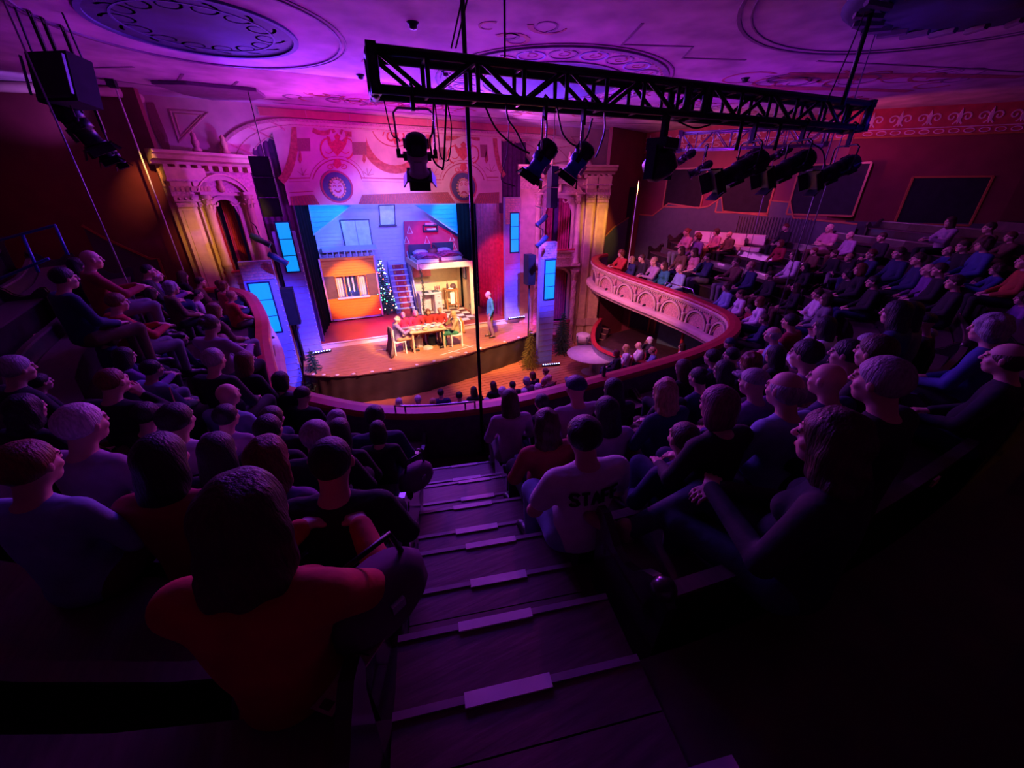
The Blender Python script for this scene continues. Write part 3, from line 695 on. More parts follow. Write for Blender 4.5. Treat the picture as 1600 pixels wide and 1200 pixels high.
# ---- the two side bays: pilaster, columns, box niche, cornice ----
def bay(O,I,side,label):
    O=Vector((*O,0));I=Vector((*I,0));L=(I-O).length;d=(I-O)/L;nn=Vector((d.y,-d.x,0))
    if nn.y>0:nn=-nn
    t=thing('box_bay',label,'theatre box',O,kind='structure')
    F=lambda u,w,z:O+d*u+nn*w+Vector((0,0,z))
    rz=math.atan2(d.y,d.x)
    def bx(name,m,u,w,z,su,sw,sz):
        q=MB();q.box(F(u,w,z),(su,sw,sz),rz);return q.build(name,m,t)
    bot=-1.0
    # wall with an arched niche (upper) and doorway (lower)
    u0,u1=L*.36,L*.78;uc=(u0+u1)/2;hw=(u1-u0)/2*.78
    for (za,zb,hole) in ((bot,.0,0),(.0,2.3,1),(2.3,2.9,0),(2.9,4.9,2),(4.9,5.75,0)):
        if not hole: MB().poly([F(0,0,za),F(L,0,za),F(L,0,zb),F(0,0,zb)],nn,.02).build('bay_wall',BAYP,t)
        else:
            for (a,b) in ((0,uc-hw),(uc+hw,L)): MB().poly([F(a,0,za),F(b,0,za),F(b,0,zb),F(a,0,zb)],nn,.02).build('bay_wall',BAYP,t)
            k=12;zs=zb-.32;pts=[(uc+hw*math.cos(q),zs+.30*math.sin(q)) for q in np.linspace(0,math.pi,k+1)]
            m=MB();m.add([F(a,.01,z) for a,z in pts]+[F(a,.01,zb) for a,z in pts],[(i,i+1,k+2+i,k+1+i) for i in range(k)]);m.build('arch_head',BAYP,t)
            MB().strip([F(uc+hw,.02,za)]+[F(a,.02,z) for a,z in pts]+[F(uc-hw,.02,za)],nn,.10,.06).build('niche_architrave',BAYP,t)
            MB().poly([F(uc-hw*1.3,-.75,za),F(uc+hw*1.3,-.75,za),F(uc+hw*1.3,-.75,zb),F(uc-hw*1.3,-.75,zb)],nn,.02).build('niche_back',PURV,t)
            for (a,b) in ((uc-hw,uc-hw*.15),(uc+hw*.25,uc+hw*1.1)):
                A_=F(a,-.35,0);B_=F(b,-.35,0);MB().sheet((A_.x,A_.y),(B_.x,B_.y),za,zb,.03,5).build('box_curtain',VELVET,t)
    # cornice, modillions, frieze blocks
    MB().add([F(u,w,z) for u in (-.1,L+.1) for (w,z) in ((0,5.60),(.10,5.62),(.12,5.68),(.30,5.72),(.34,5.80),(.40,5.84),(.40,5.90),(0,5.92))],[tuple(range(8)),tuple(range(8,16))[::-1]]+[(i,(i+1)%8,8+(i+1)%8,8+i) for i in range(8)]).build('cornice',BAYP,t)
    nm=int(L/.22)
    for k in range(nm): bx('modillion',BAYP,.12+k*(L-.24)/(nm-1),.13,5.55,.09,.22,.12)
    bx('frieze',ORN,L/2,.02,5.30,L,.05,.34)
    for k in range(7): 
        q=MB();q.lathe([(0,0),(.05,.01),(.05,.03),(0,.04)],8,M=Matrix.Translation(F(L*.2+k*L*.1,.04,5.30))@nn.to_track_quat('Z','Y').to_matrix().to_4x4());q.build('rosette',GOLD,t)
    # outer pilaster
    def leaf_cap(u,w,z,r,m,h=.34):
        q=MB();q.lathe([(r*.95,0),(r*1.0,.05),(r*1.1,h*.6),(r*1.5,h*.95),(r*1.5,h)],12,F(u,w,z));q.build('capital_bell',m,t)
        for lvl in (0,1):
            for k in range(8):
                a=k*math.pi/4+lvl*.39;e=Vector((math.cos(a),math.sin(a),0));b=F(u,w,z+lvl*h*.35);tn=Vector((-e.y,e.x,0))
                q=MB();q.add([b+e*r-tn*.03,b+e*r+tn*.03,b+e*r*1.25+tn*.035+Vector((0,0,h*.3)),b+e*r*1.25-tn*.035+Vector((0,0,h*.3)),b+e*(r*1.6)+Vector((0,0,h*.38)),b+e*(r*1.7)+Vector((0,0,h*.28))],[(0,1,2,3),(3,2,4),(4,2,5)]);q.build('acanthus_leaf',GOLD if k%2 else m,t)
        bx('abacus',m,u,w,z+h+.03,r*3.1,r*3.1,.06)
    for (u,wd) in ((.30,.42),(.78 if L>2.6 else .72,.30)):
        bx('pilaster',GOLD,u,.10,(5.0+bot)/2,wd,.16,5.0-bot);bx('pilaster_panel',BAYP,u,.185,2.9,wd*.6,.012,3.4)
        bx('pilaster_base',BAYP,u,.12,.0,wd+.1,.22,.3);bx('necking',ORN,u,.13,4.72,wd+.02,.2,.10);bx('beaded_band',BAYP,u,.13,4.86,wd+.06,.22,.14)
        for k in range(3): 
            q=MB();q.lathe([(0,0),(.035,.01),(0,.02)],8,M=Matrix.Translation(F(u+(k-1)*wd*.3,.245,4.86))@nn.to_track_quat('Z','Y').to_matrix().to_4x4());q.build('boss',ORN,t)
        bx('cap_block',GOLD,u,.14,5.42,wd+.08,.26,.26);bx('cap_band',ORN,u,.14,5.27,wd+.12,.28,.05);bx('cap_foot',GOLD,u,.14,5.18,wd+.02,.24,.14)
        bx('carved_capital',ORN,u,.13,5.03,wd+.10,.24,.22)
        for k in range(5): 
            q=MB();c=F(u+(k-2)*(wd+.06)/4.6,.26,5.02);q.add([c-d*.035,c+d*.035,c+d*.03+nn*.05+Vector((0,0,.12)),c-d*.03+nn*.05+Vector((0,0,.12))],[(0,1,2,3)]);q.build('acanthus_leaf',GOLD,t)
    # two tiers of engaged columns beside the niche
    for u in (u0-.02,u1+.10):
        for (za,zb,sp) in ((bot,2.15,1),(2.45,4.95,0)):
            h=zb-za-.34;r=.105
            q=MB();q.lathe([(r*1.6,0),(r*1.6,.08),(r*1.25,.12),(r*1.35,.16),(r*1.05,.2),(r,.24),(r,h*.32),(r*1.18,h*.33),(r*1.18,h*.36),(r,h*.37),(r*.88,h)],14,F(u,.24,za));q.build('column_shaft',BAYP if not sp else ORN,t)
            leaf_cap(u,.24,za+h,r*.9,BAYP)
            if sp:
                for s0 in (0,math.pi): 
                    MB().tube([F(u,.24,za+.25+(h-.3)*k/40)+Vector((math.cos(s0+k*.45),math.sin(s0+k*.45),0))*r*1.0 for k in range(41)],.014,5).build('spiral_garland',GOLD,t)
            bx('column_pedestal',BAYP,u,.2,za-.02 if not sp else za+.02,.34,.36,.10)
    # segmental pediment with carved frieze above the upper niche
    pz=4.98
    arc=[F(uc+(hw+.26)*math.cos(q)/math.cos(.35),.10,pz-.25+.62*math.sin(q)) for q in np.linspace(.38,math.pi-.38,13)]
    MB().strip(arc,nn,.11,.16).build('pediment_arch',BAYP,t);MB().strip([p+Vector((0,0,.07)) for p in arc],nn,.03,.20).build('pediment_bead',GOLD,t)
    bx('entablature',BAYP,uc,.10,4.96,2*hw+.5,.2,.06)
    MB().poly([p-Vector((0,0,.03)) for p in arc],nn,.02).build('tympanum',ORN,t)
    q=MB();q.lathe([(.0,0),(.06,.02),(.09,.12),(.05,.2),(.065,.27),(.045,.34),(0,.37)],10,F(uc,.17,pz+.02));q.build('carved_bust',GOLD,t)
    for s in (-1,1):
        pts=[F(uc+s*(.10+.09*k*.5+.05*math.cos(k*1.1)),.06,4.72+.05*math.sin(k*1.3)) for k in range(9)];MB().strip(pts,nn,.035,.04).build('ribbon_carving',GOLD,t)
        MB().poly([F(uc+s*hw*1.02,.03,4.2),F(uc+s*hw*1.02,.03,4.85),F(uc+s*hw*.5,.03,4.85)],nn,.03).build('spandrel_carving',ORN,t)
    # bowed wooden box fronts
    for (zb,zh,mm) in ((2.36,.62,ORN),(-.45,.55,HALLF)):
        hh=hw+.22;pts=[]
        for i in range(13):
            a=-1.05+2.1*i/12;pts.append((uc+hh*math.sin(a)/math.sin(1.05),.18+.50*(math.cos(a)-math.cos(1.05))))
        prof=[(0,zb),(.05,zb+.02),(.02,zb+.1),(.0,zb+zh*.5),(.03,zb+zh*.55),(.0,zb+zh*.6),(.0,zb+zh-.1),(.06,zb+zh-.06),(.07,zb+zh),(-.06,zb+zh)]
        vv=[F(u,w+o,z) for u,w in pts for o,z in prof];k=len(prof)
        MB().add(vv,[(i*k+j,i*k+j+1,(i+1)*k+j+1,(i+1)*k+j) for i in range(12) for j in range(k-1)]).build('bowed_box_front',mm,t)
        MB().tube([F(u,w+.01,zb+zh+.02) for u,w in pts],.05,8).build('padded_box_rail',RAILR,t)
        MB().add([F(u,w,zb+.01) for u,w in pts]+[F(pts[0][0],-.7,zb+.01),F(pts[-1][0],-.7,zb+.01)],[tuple(range(14))+(14,)][:0]+[tuple(list(range(13))+[14,13])]).build('box_floor',DKWOOD,t)
    # statuettes on the cornice
    for k,u in enumerate((uc-.3,uc+.35)):
        q=MB();q.lathe([(.10,0),(.10,.05),(.06,.08),(.09,.2),(.05,.3),(.06,.36),(0,.43)],9,F(u,.2,5.92));q.build('cornice_ornament',GOLD if k else ORN,t)
    return t
bay((-3.3,13.15),(-1.5,14.3),-1,'left side bay with gold pilasters, arched box and pediment')
bay((10.25,13.25),(7.0,14.35),1,'right side bay with gold pilasters, arched box, red curtains and pediment')
# plum drapes either side of the painted border
for (a,b,l) in (((-1.6,14.55),(-.6,14.75),'left'),((6.3,14.75),(7.3,14.55),'right')):
    MB().sheet(a,b,-.2 if l=='left' else 4.3,6.9,.04,6).build('side_drape',PURV,label='plum drape hanging at the %s end of the painted stage border'%l,cat='curtain')
# ---- painted border (valance) ----
YV=14.5
vb=thing('painted_border','painted stage border with swags, tassels, laughing and weeping mask roundels','stage curtain',(2.8,YV,4.66))
MB().poly([(-.72,YV,4.66),(6.32,YV,4.66),(6.32,YV,6.95),(-.72,YV,6.95)],(0,1,0),.03).build('canvas',PLASTER,vb)
N=(0,-1,0)
LN=mat('painted_red_line',(.42,.08,.09),.7);BLUG=mat('roundel_blue_grey',(.06,.07,.13),.6);CAR=mat('painted_carmine',(.55,.08,.07),.7,var=.25,scale=20)
V=lambda x,y:onY(x,y,YV-.003)
def L(*p): return [V(*q) for q in p]
# fringe bands along the lower edge
for T in (((453,307),(490,304),(500,320),(455,321)),((566,304),(700,300),(712,318),(560,319)),((748,302),(780,300),(780,318),(740,318))):
    P=L(*T);MB().poly(P,N,.006).build('fringe_band',PRINT2,vb)
    k=int((P[1]-P[0]).length/.07)
    for i in range(k):
        a=P[0].lerp(P[1],(i+.5)/k);b=P[3].lerp(P[2],(i+.5)/k);MB().strip([a+Vector((0,-.006,0)),b+Vector((0,-.006,0))],N,.018,.008,w1=.03).build('fringe_cord',PRINT,vb)
# border line rising over each roundel
for c,rr in (((527,292),39),((724,292),33)):
    x,y=c;s=rr/39
    arcp=[(x+rr*math.cos(t),y-2-(rr)*math.sin(t)*1.0) for t in np.linspace(.35,math.pi-.35,15)]
    for dr,w in ((0,.03),(5,.014)):
        pts=[(x+(rr+dr)*math.cos(t),y-4-(rr+dr)*math.sin(t)) for t in np.linspace(.2,math.pi-.2,17)]
        MB().strip([V(*p) for p in pts],N,w,.006).build('border_line',LN,vb)
    C=V(x,y);R=(V(x+23*s,y)-V(x-23*s,y)).length/2;Rz=R*.98
    disc=lambda q,o,k=28:[C+Vector((R*q*math.cos(t),-o,Rz*q*math.sin(t))) for t in np.linspace(0,2*math.pi,k+1)[:-1]]
    MB().poly(disc(1.0,.0),N,.012).build('roundel_ground',BLUG,vb);MB().strip(disc(1.03,.004),N,.05,.03,closed=True).build('roundel_frame',LN,vb)
    happy=x<600
    MB().poly([C+Vector((R*.42*math.cos(t),-.012,Rz*(.55*math.sin(t)-.08))) for t in np.linspace(0,6.28,19)[:-1]],N,.03).build('mask_face',PLASTER,vb)
    for k in range(18):
        t=k*2*math.pi/18;p=C+Vector((R*.50*math.cos(t),-.014,Rz*(.62*math.sin(t)-.06)));MB().lathe([(0,0),(.045,.01),(.03,.03),(0,.035)],7,M=Matrix.Translation(p)@Matrix.Rotation(math.pi/2,4,'X')).build('mask_curl',GOLD,vb)
    for s_ in (-1,1):
        MB().strip([C+Vector((R*(s_*.18+q*.10),-.043,Rz*(.10-.10*q*q*(1 if happy else -1)+.05*q*s_*(0 if happy else -1)))) for q in (-1,-.5,0,.5,1)],N,.03,.008).build('mask_eye',LN,vb)
        MB().strip([C+Vector((R*(s_*.2+q*.12),-.043,Rz*(.27+(.04*q*s_)*(1 if happy else -2)))) for q in (-1,0,1)],N,.02,.008).build('mask_brow',LN,vb)
    MB().strip([C+Vector((R*.22*q,-.043,Rz*(-.34+(.14*q*q if happy else -.14*q*q)))) for q in np.linspace(-1,1,9)],N,.05,.01).build('mask_mouth',LN,vb)
    MB().strip([C+Vector((0,-.043,Rz*.12)),C+Vector((0,-.043,-Rz*.10))],N,.02,.02,w1=.06).build('mask_nose',PLASTER,vb)
    for s_ in (-1,1):  # scrolls and cartouche above the roundel
        pts=[V(x+s_*(3+7*s*(1-math.exp(-.12*t)*math.cos(t))),y-31*s-5*s*math.exp(-.12*t)*math.sin(t)) for t in np.linspace(0,8,18)]
        MB().strip(pts,N,.025,.01).build('scroll',CAR,vb)
        pts=[V(x+s_*(14+12*s*math.cos(t)*math.exp(-.10*t)),y-62*s-16*s*math.sin(t)*math.exp(-.1*t)) for t in np.linspace(-1.5,5.5,18)]
        MB().strip(pts,N,.05,.01,w1=.02).build('leaf_scroll',CAR,vb)
        MB().poly([V(x+s_*a,y-b*s) for a,b in ((3,74),(10,90),(13,80),(9,70))],N,.01).build('leaf',PLASTER,vb)
    MB().poly([V(x+a*s,y-b*s) for a,b in ((-17,80),(-8,76),(0,84),(8,76),(17,80),(14,66),(9,58),(0,48),(-9,58),(-14,66))],N,.009).build('cartouche',CAR,vb)
    MB().poly([V(x+a*s,y-b*s) for a,b in ((-4,44),(4,44),(7,34),(0,28),(-7,34))],N,.009).build('drop_ornament',CAR,vb)
for pts in (((452,282),(484,281)),((566,281),(690,284)),((760,280),(779,280)),):
    for o,w in ((0,.03),(5,.012)): MB().strip([V(x,y+o-3) for x,y in pts],N,w,.006).build('border_line',LN,vb)
MB().strip(L((452,301),(490,299)),N,.02,.006).build('border_line',LN,vb)
# swags: printed drapery bands hung in arcs
def swag(c,rx,ry,w,a0,a1,nm='swag'):
    pts=[V(c[0]+rx*math.cos(t),c[1]+ry*math.sin(t)) for t in np.linspace(a0,a1,17)]
    MB().strip(pts,N,w,.008).build(nm,PRINT,vb)
swag((618,193),55,72,.24,.25,math.pi-.25);swag((618,193),38,36,.03,.1,math.pi-.1,'swag_line')
swag((432,193),30,92,.20,-.1,1.35);swag((797,205),24,75,.16,math.pi-1.2,math.pi+.1)
swag((505,182),28,26,.12,.9,2.2);swag((548,182),28,28,.14,.6,2.2);swag((700,186),30,30,.14,.9,2.3);swag((746,195),20,22,.10,.8,2.2)
for (x0,x1,y0,y1) in ((463,483,195,216),(549,571,198,222),(684,696,205,230),(749,760,205,226)):
    MB().poly(L((x0,y0),(x1,y0),(x1+1,y1),(x0+1,y1)),N,.014).build('lambrequin',PLASTER,vb)
    MB().poly(L((x0+1,y1),(x1+1,y1),(x1+2,y1+20),(x0+2,y1+20)),N,.012).build('lambrequin_fringe',PRINT2,vb)
for (x,y) in ((469,236),(569,236),(682,236),(760,236)):
    MB().poly(L((x-1,y),(x+1,y),(x+3,y+14),(x,y+20),(x-3,y+14)),N,.012).build('painted_tassel',PRINT,vb)
for (x,y) in ((473,268),(575,268),(677,268),(767,262)):
    m=MB()
    for k in range(7): a=k*.9;m.strip([V(x,y+6),V(x+9*math.cos(a),y+4-10*abs(math.sin(a)))],N,.012,.006)
    m.build('line_spray',LN,vb)
for s_ in (-1,1):
    for t0 in (0,1.2): 
        pts=[V(618+s_*(8+12*math.exp(-.15*t)*math.cos(t+t0)),212-14*math.exp(-.15*t)*math.sin(t+t0)) for t in np.linspace(0,7,16)];MB().strip(pts,N,.035,.008).build('scroll',CAR,vb)
MB().poly([V(618+a,215+b) for a,b in ((-5,-8),(0,-14),(5,-8),(3,6),(0,12),(-3,6))],N,.008).build('drop_ornament',CAR,vb)
# ---- ceiling painting ----
def ring(c,r0,r1,z,n=48): return None
CP1=mat('medallion_dark_blue',(.035,.03,.11),.7,var=.6,scale=1.6);CP2=mat('medallion_rim',(.24,.17,.28),.7,var=.3);CP3=mat('arabesque_red',(.34,.08,.10),.7,var=.3);CP4=mat('ceiling_line',(.16,.08,.16),.7);CP1B=mat('medallion_mid_blue',(.08,.09,.24),.7);CP5=mat('pale_blue_wash',(.30,.36,.66),.7,var=.2)
def disc(c,r,m,name,par,z=.006,k=40,sx=1): 
    MB().poly([(c[0]+r*sx*math.cos(t),c[1]+r*math.sin(t),HZ) for t in np.linspace(0,2*math.pi,k+1)[:-1]],(0,0,-1),z).build(name,m,par)
def circ(c,r,w,m,name,par,z=.012,k=48,a0=0,a1=2*math.pi):
    full=a1-a0>6.2;T=np.linspace(a0,a1,k+1);T=T[:-1] if full else T
    MB().strip([(c[0]+r*math.cos(t),c[1]+r*math.sin(t),HZ) for t in T],(0,0,-1),w,z,closed=full).build(name,m,par)
def scroll(c,r,a,sg,m,name,par,w=.05,turns=6):
    pts=[(c[0]+r*math.exp(-.18*t)*math.cos(a+sg*t),c[1]+r*math.exp(-.18*t)*math.sin(a+sg*t),HZ) for t in np.linspace(0,turns,16)]
    MB().strip(pts,(0,0,-1),w,.006,w1=w*.3).build(name,m,par)
t=thing('ceiling_medallion','dark oval painted medallion with pale outer ring on left side of ceiling','medallion',(-1,8.4,HZ),kind='structure')
disc((-1.05,8.45),1.22,CP1,'painted_ground',t);circ((-1.05,8.45),1.25,.07,CP1B,'plaster_rim',t,.03);circ((-1.05,8.45),1.9,.035,CP2,'outer_ring',t,.02);circ((-1.05,8.45),1.98,.02,CP4,'outer_line',t);circ((-1.05,8.45),.95,.03,CP1B,'inner_ring',t)
for k in range(14): a=k*2*math.pi/14;scroll((-1.05+.85*math.cos(a),8.45+.85*math.sin(a)),.24,a,1,CP1B if k%3 else CP2,'painted_scroll',t,.05)
t=thing('ceiling_medallion','large round painted medallion with ring of small circles behind lighting truss','medallion',(5.1,9,HZ),kind='structure')
mc=(5.1,8.95)
disc(mc,1.5,CP1B,'sky_ground',t);circ(mc,1.52,.06,CP2,'inner_rim',t,.02);circ(mc,2.32,.10,CP2,'outer_rim',t,.03);circ(mc,2.46,.03,CP4,'outer_line',t)
for k in range(22): a=k*2*math.pi/22;circ((mc[0]+1.92*math.cos(a),mc[1]+1.92*math.sin(a)),.24,.035,CP2 if k%2 else CP5,'small_circle',t,.012,16);scroll((mc[0]+1.92*math.cos(a),mc[1]+1.92*math.sin(a)),.15,a,1,CP3,'painted_scroll',t,.03)
for k in range(90): a=k*2*math.pi/90;MB().box((mc[0]+2.23*math.cos(a),mc[1]+2.23*math.sin(a),HZ-.012),(.05,.04,.02),rz=a).build('bead',PLASTER,t)
t=thing('ceiling_medallion','dark carved chandelier rose at the top right of the ceiling','medallion',(7.4,2.7,HZ),kind='structure')
cc=(7.35,2.75);MB().lathe([(1.55,0),(1.6,-.05),(1.5,-.12),(1.25,-.10),(1.1,-.16),(.6,-.13),(.3,-.24),(0,-.26)],40,(cc[0],cc[1],HZ)).build('carved_rose',CP1,t)
circ(cc,2.75,.05,CP4,'ring_line',t);circ(cc,2.6,.02,CP4,'ring_line',t)
for k in range(24): a=k*2*math.pi/24;MB().tube([(cc[0]+1.15*math.cos(a),cc[1]+1.15*math.sin(a),HZ-.17),(cc[0]+1.45*math.cos(a+.1),cc[1]+1.45*math.sin(a+.1),HZ-.14)],.04,5).build('petal',CP4,t)
cp=thing('ceiling_painting','scattered red arabesques and line borders painted across the ceiling','ceiling painting',(3,10,HZ),kind='structure')
rr=random.Random(3)
for (x,y,r,k) in ((.8,12.4,.45,9),(2.2,12.6,.5,10),(3.7,12.4,.5,10),(6.3,12.2,.5,8),(8.0,11.6,.5,8),(-1.6,12.9,.4,6),(7.8,8.4,.5,8),(9.2,7.0,.6,9),(10.6,6.0,.6,9),(12.2,5.2,.6,8),(9.5,9.3,.5,8),(11.3,9.4,.5,7),(3.4,6.6,.35,5),(2.0,9.0,.3,4),(12.5,7.2,.5,7)):
    for i in range(k):
        a=rr.uniform(0,6.28);scroll((x+rr.uniform(-1,1)*.8,y+rr.uniform(-.4,.4)),r*rr.uniform(.4,1),a,rr.choice((-1,1)),rr.choice((CP3,CP3,CP4)),'arabesque',cp,rr.uniform(.03,.10),rr.uniform(3,6))
for T in (((8.2,8.2),(9.6,7.4),(11.2,6.7),(13,6.0)),((9,6.4),(10.2,5.9),(11.5,5.2),(13.5,4.6))):
    MB().strip([(x,y+.1*math.sin(x*5),HZ) for x,y in T],(0,0,-1),.48,.005,w1=.2).build('painted_ribbon',CP3,cp)
for T in (((-3.4,12.6),(-1.2,13.3),(-.2,13.3)),((-3.3,11.6),(-2.6,11.2)),((-2.2,12.3),(-1.9,11.4)),((-1.3,12.5),(-1.0,11.6)),((4.6,5.6),(4.9,6.4),(6.0,6.0),(6.3,6.5),(7.4,6.1)),((-.5,13.7),(4,13.6),(9,12.8),(11.5,12.0)),((9,11.6),(11.8,10.9),(13.2,9.0)),((8.6,5.6),(12,4.6),(16,3.6))):
    MB().strip([(x,y,HZ) for x,y in T],(0,0,-1),.05,.008).build('border_line',CP4,cp)
P=[at(x,y,HZ-.01) for x,y in ((235,126),(290,127),(400,138),(414,148),(395,152),(330,152),(285,143))]
tv=thing('ceiling_grille','dark ornate triangular plaster grille hanging below left ceiling edge','grille',P[3],kind='structure')
MB().poly(P,(0,0,-1),.06).build('grille_plate',CP4,tv)
for k in range(14): q=P[0].lerp(P[3],.1+.055*k);scroll((q.x,q.y-.10-.0*k),.09,k,1,CP3,'grille_scroll',tv,.03)
for x,y in ((645,35),(563,117),(1165,122),(696,112)):
    q=at(x,y,HZ);MB().lathe([(0,-.08),(.05,-.07),(.06,-.03),(.09,0)],10,(q.x,q.y,HZ)).build('ceiling_socket',BLACK,label='small dark socket in the ceiling at %s'%{645:'the left, near truss corner',563:'the left of the truss end',1165:'the right, behind the truss',696:'the middle, behind the truss'}[x],cat='ceiling fitting')

cv=thing('trim_4','pale plaster cove along the ceiling edge at the left front corner','moulding',(-5.4,13.6,6.9),kind='structure')
MB().tube([(-7.4,14.05,7.0),(-3.5,13.2,7.0),(-3.3,13.85,7.0)],.10,8).build('cove_moulding',PLASTER,cv)

# =================== STAGE ===================
ap=[Vector((x,y,0)) for x,y in ((-1.35,14.9),(-1.3,12.45),(-.9,12.1),(-.15,11.75),(.9,11.6),(2.0,11.57),(3.2,11.75),(4.4,12.1),(5.8,12.45),(7.1,12.95),(7.7,13.5),(7.75,14.6))]
aps=crom(ap[1:],4)
stg=thing('stage','curved apron stage of worn wood boards behind a dark draped skirt','stage',(3,12,0))
MB().poly([(p.x,p.y,-.06) for p in aps]+[(7.75,14.95,-.06),(-1.35,14.95,-.06)],(0,0,1),.05).build('apron_base',WOODF,stg)
# boards cut to the apron outline
def clipx(y):
    xs=[]
    P=aps+[Vector((7.75,14.95,0)),Vector((-1.35,14.95,0))]
    for i in range(len(P)):
        a,b=P[i],P[(i+1)%len(P)]
        if (a.y>y)!=(b.y>y): xs.append(a.x+(b.x-a.x)*(y-a.y)/(b.y-a.y))
    return (min(xs),max(xs)) if len(xs)>1 else None
y=11.62
while y<14.9:
    c=clipx(y+.06);d=clipx(y+.18) or c
    if c:
        a=min(c[0],d[0]) if 0 else max(c[0],d[0]);b=min(c[1],d[1]);cut=a+ (b-a)*random.uniform(.3,.7)
        for (p,q) in ((a,cut-.004),(cut+.004,b)): MB().box(((p+q)/2,y+.115,-.004),(q-p,.222,.012)).build('floor_board',WOODF,stg)
    y+=.23
MB().poly([(-1.3,14.95,0),(7.3,14.95,0),(7.3,14.45,0),(-1.3,14.45,0)],(0,0,1),.19).build('upper_stage_edge',WHITE,stg)
MB().box((3,14.43,.185),(8.5,.03,.03)).build('step_nosing',WHITE,stg)
MB().box((3.4,17.2,.1),(8.6,5.4,.2)).build('upper_stage_floor',REDF,stg)
# gathered skirt
path=[];
for i,p in enumerate(aps):
    d=(aps[min(i+1,len(aps)-1)]-aps[max(i-1,0)]).normalized();path.append((p,Vector((d.y,-d.x,0))))
m=MB();vs=[];R=9;sub=[]
for i in range(len(path)-1):
    for k in range(6): t=k/6;sub.append((path[i][0].lerp(path[i+1][0],t),path[i][1].lerp(path[i+1][1],t)))
for r in range(R):
    for i,(p,o) in enumerate(sub):
        z=-.02-.97*r/(R-1);am=.008+.012*r/R
        q=p+o*(am*math.sin(i*.55+r*.25)+.03*math.sin(i*.11+r*.6)*r/R-.02);vs.append((q.x,q.y,z))
n=len(sub);m.add(vs,[(r*n+i,r*n+i+1,(r+1)*n+i+1,(r+1)*n+i) for r in range(R-1) for i in range(n-1)],True);m.build('stage_skirt',SKIRT,stg)
MB().tube([p+Vector((0,0,-.02)) for p in aps],.02,5).build('apron_lip',DKWOOD,stg)
for i in range(17):
    p=aps[min(len(aps)-1,int(3+i*(len(aps)-6)/16))];q=p+Vector((0,.06,.01))
    tag(MB().lathe([(.06,0),(.055,.018),(0,.022)],10,q).build('edge_marker',WHITE),'small pale marker dot on stage front edge, %s one from the left'%['first','second','third','fourth','fifth','sixth','seventh','eighth','ninth','tenth','eleventh','twelfth','thirteenth','fourteenth','fifteenth','sixteenth','last'][i],'stage marker')
tm=thing('floor_tape','pale tape marks and scuffs on the stage floor in front of the table','tape',(3.4,12.2,.005))
for (a,b) in (((2.9,12.15),(4.3,12.55)),((3.9,12.9),(4.2,12.35)),((3.3,12.45),(3.6,12.1)),((1.0,13.55),(1.4,13.45))):
    MB().strip([(a[0],a[1],.004),(b[0],b[1],.004)],(0,0,1),.03,.004).build('tape_strip',WHITE,tm)
# ---- black legs and red curtains ----
MB().sheet((-.75,14.75),(-.25,17.6),.2,4.75,.03,7).build('masking_drape',DRAPEB,label='black masking drape on the left side of the set',cat='curtain')
MB().sheet((6.55,14.75),(6.15,16.9),.2,4.8,.06,9).build('red_curtain',VELVET,label='crimson pleated curtain right of the set behind the standing actor',cat='curtain')
MB().sheet((6.15,16.9),(5.35,17.1),.2,4.8,.03,5).build('masking_drape',DRAPEB,label='dark masking drape between the set and the crimson curtain',cat='curtain')
# ---- LED bars ----
def ledbar(a,b,lab,col=(.35,.4,1)):
    a=Vector(a);b=Vector(b);c=(a+b)/2;t=thing('light_bar',lab,'light bar',c)
    MB().tube([a,b],.045,6).build('bar_body',BLACK,t)
    M_=mat('led_lens',(.2,.2,.6),.3,emit=col,es=5)
    n=8
    for i in range(n): q=a.lerp(b,(i+.5)/n)+Vector((0,-.02,.035));MB().lathe([(.028,0),(.02,.02),(0,.025)],8,q).build('led_lens',M_,t)
ledbar((-1.15,13.95,.06),(-.45,14.05,.06),'lit LED bar on the stage floor at the foot of the left grey tower')
ledbar((6.45,14.25,.26),(7.2,14.22,.26),'lit LED bar on the stage at the foot of the right grey tower')
ledbar((6.72,11.75,-.93),(7.42,11.6,-.93),'lit LED bar on the hall floor below the front right tower')
# ---- four grey-blue tower flats ----
def tower(x,y,w,z0,zw0,zw1,zt,zb,rz,label,wx=.0,ww=.5,studs=0):
    t=thing('tower_flat',label,'scenery flat',(x,y,z0),0);M=Matrix.Translation((x,y,0))@Matrix.Rotation(rz,4,'Z')
    q=MB(M);q.box((0,.10,(z0+zt)/2),(w,.18,zt-z0));q.build('panel',FLAT,t)
    if zb<zt: q=MB(M);q.box((0,.0,(zb+zt)/2),(w-.02,.02,zt-zb));q.build('mortar_bed',MORT,t)
    z=zb;r=0
    while z<zt-.05:
        xx=-w/2+.01-(r%2)*.1
        while xx<w/2:
            a=max(xx,-w/2+.01);b=min(xx+.19,w/2-.01)
            if b-a>.03: q=MB(M);q.box(((a+b)/2,-.014,z+.035),(b-a-.015,.016,.062));q.build('brick',BRICK,t)
            xx+=.2
        z+=.08;r+=1
    q=MB(M);q.box((wx,-.008,(zw0+zw1)/2),(ww+.06,.03,zw1-zw0+.06));q.build('window_frame',NAVY,t)
    h=(zw1-zw0)/3
    for k in range(3): q=MB(M);q.box((wx,-.022,zw0+h*(k+.5)),(ww-.02,.02,h-.025));q.build('window_pane',WINB,t)
    if zb-z0>2: 
        zz=z0+.1
        while zz<zw0-.2:
            q=MB(M);q.box((0,.004,zz),(w-.01,.012,.012));q.build('painted_course_line',MORT,t);zz+=.22
    if studs:
        for k in range(24): q=MB(M);q.lathe([(.022,0),(.016,.02),(0,.024)],7,(w/2-.02,-.012,z0+.25+k*(zt-z0-.6)/24));q.build('edge_stud',WHITE,t)
    return t
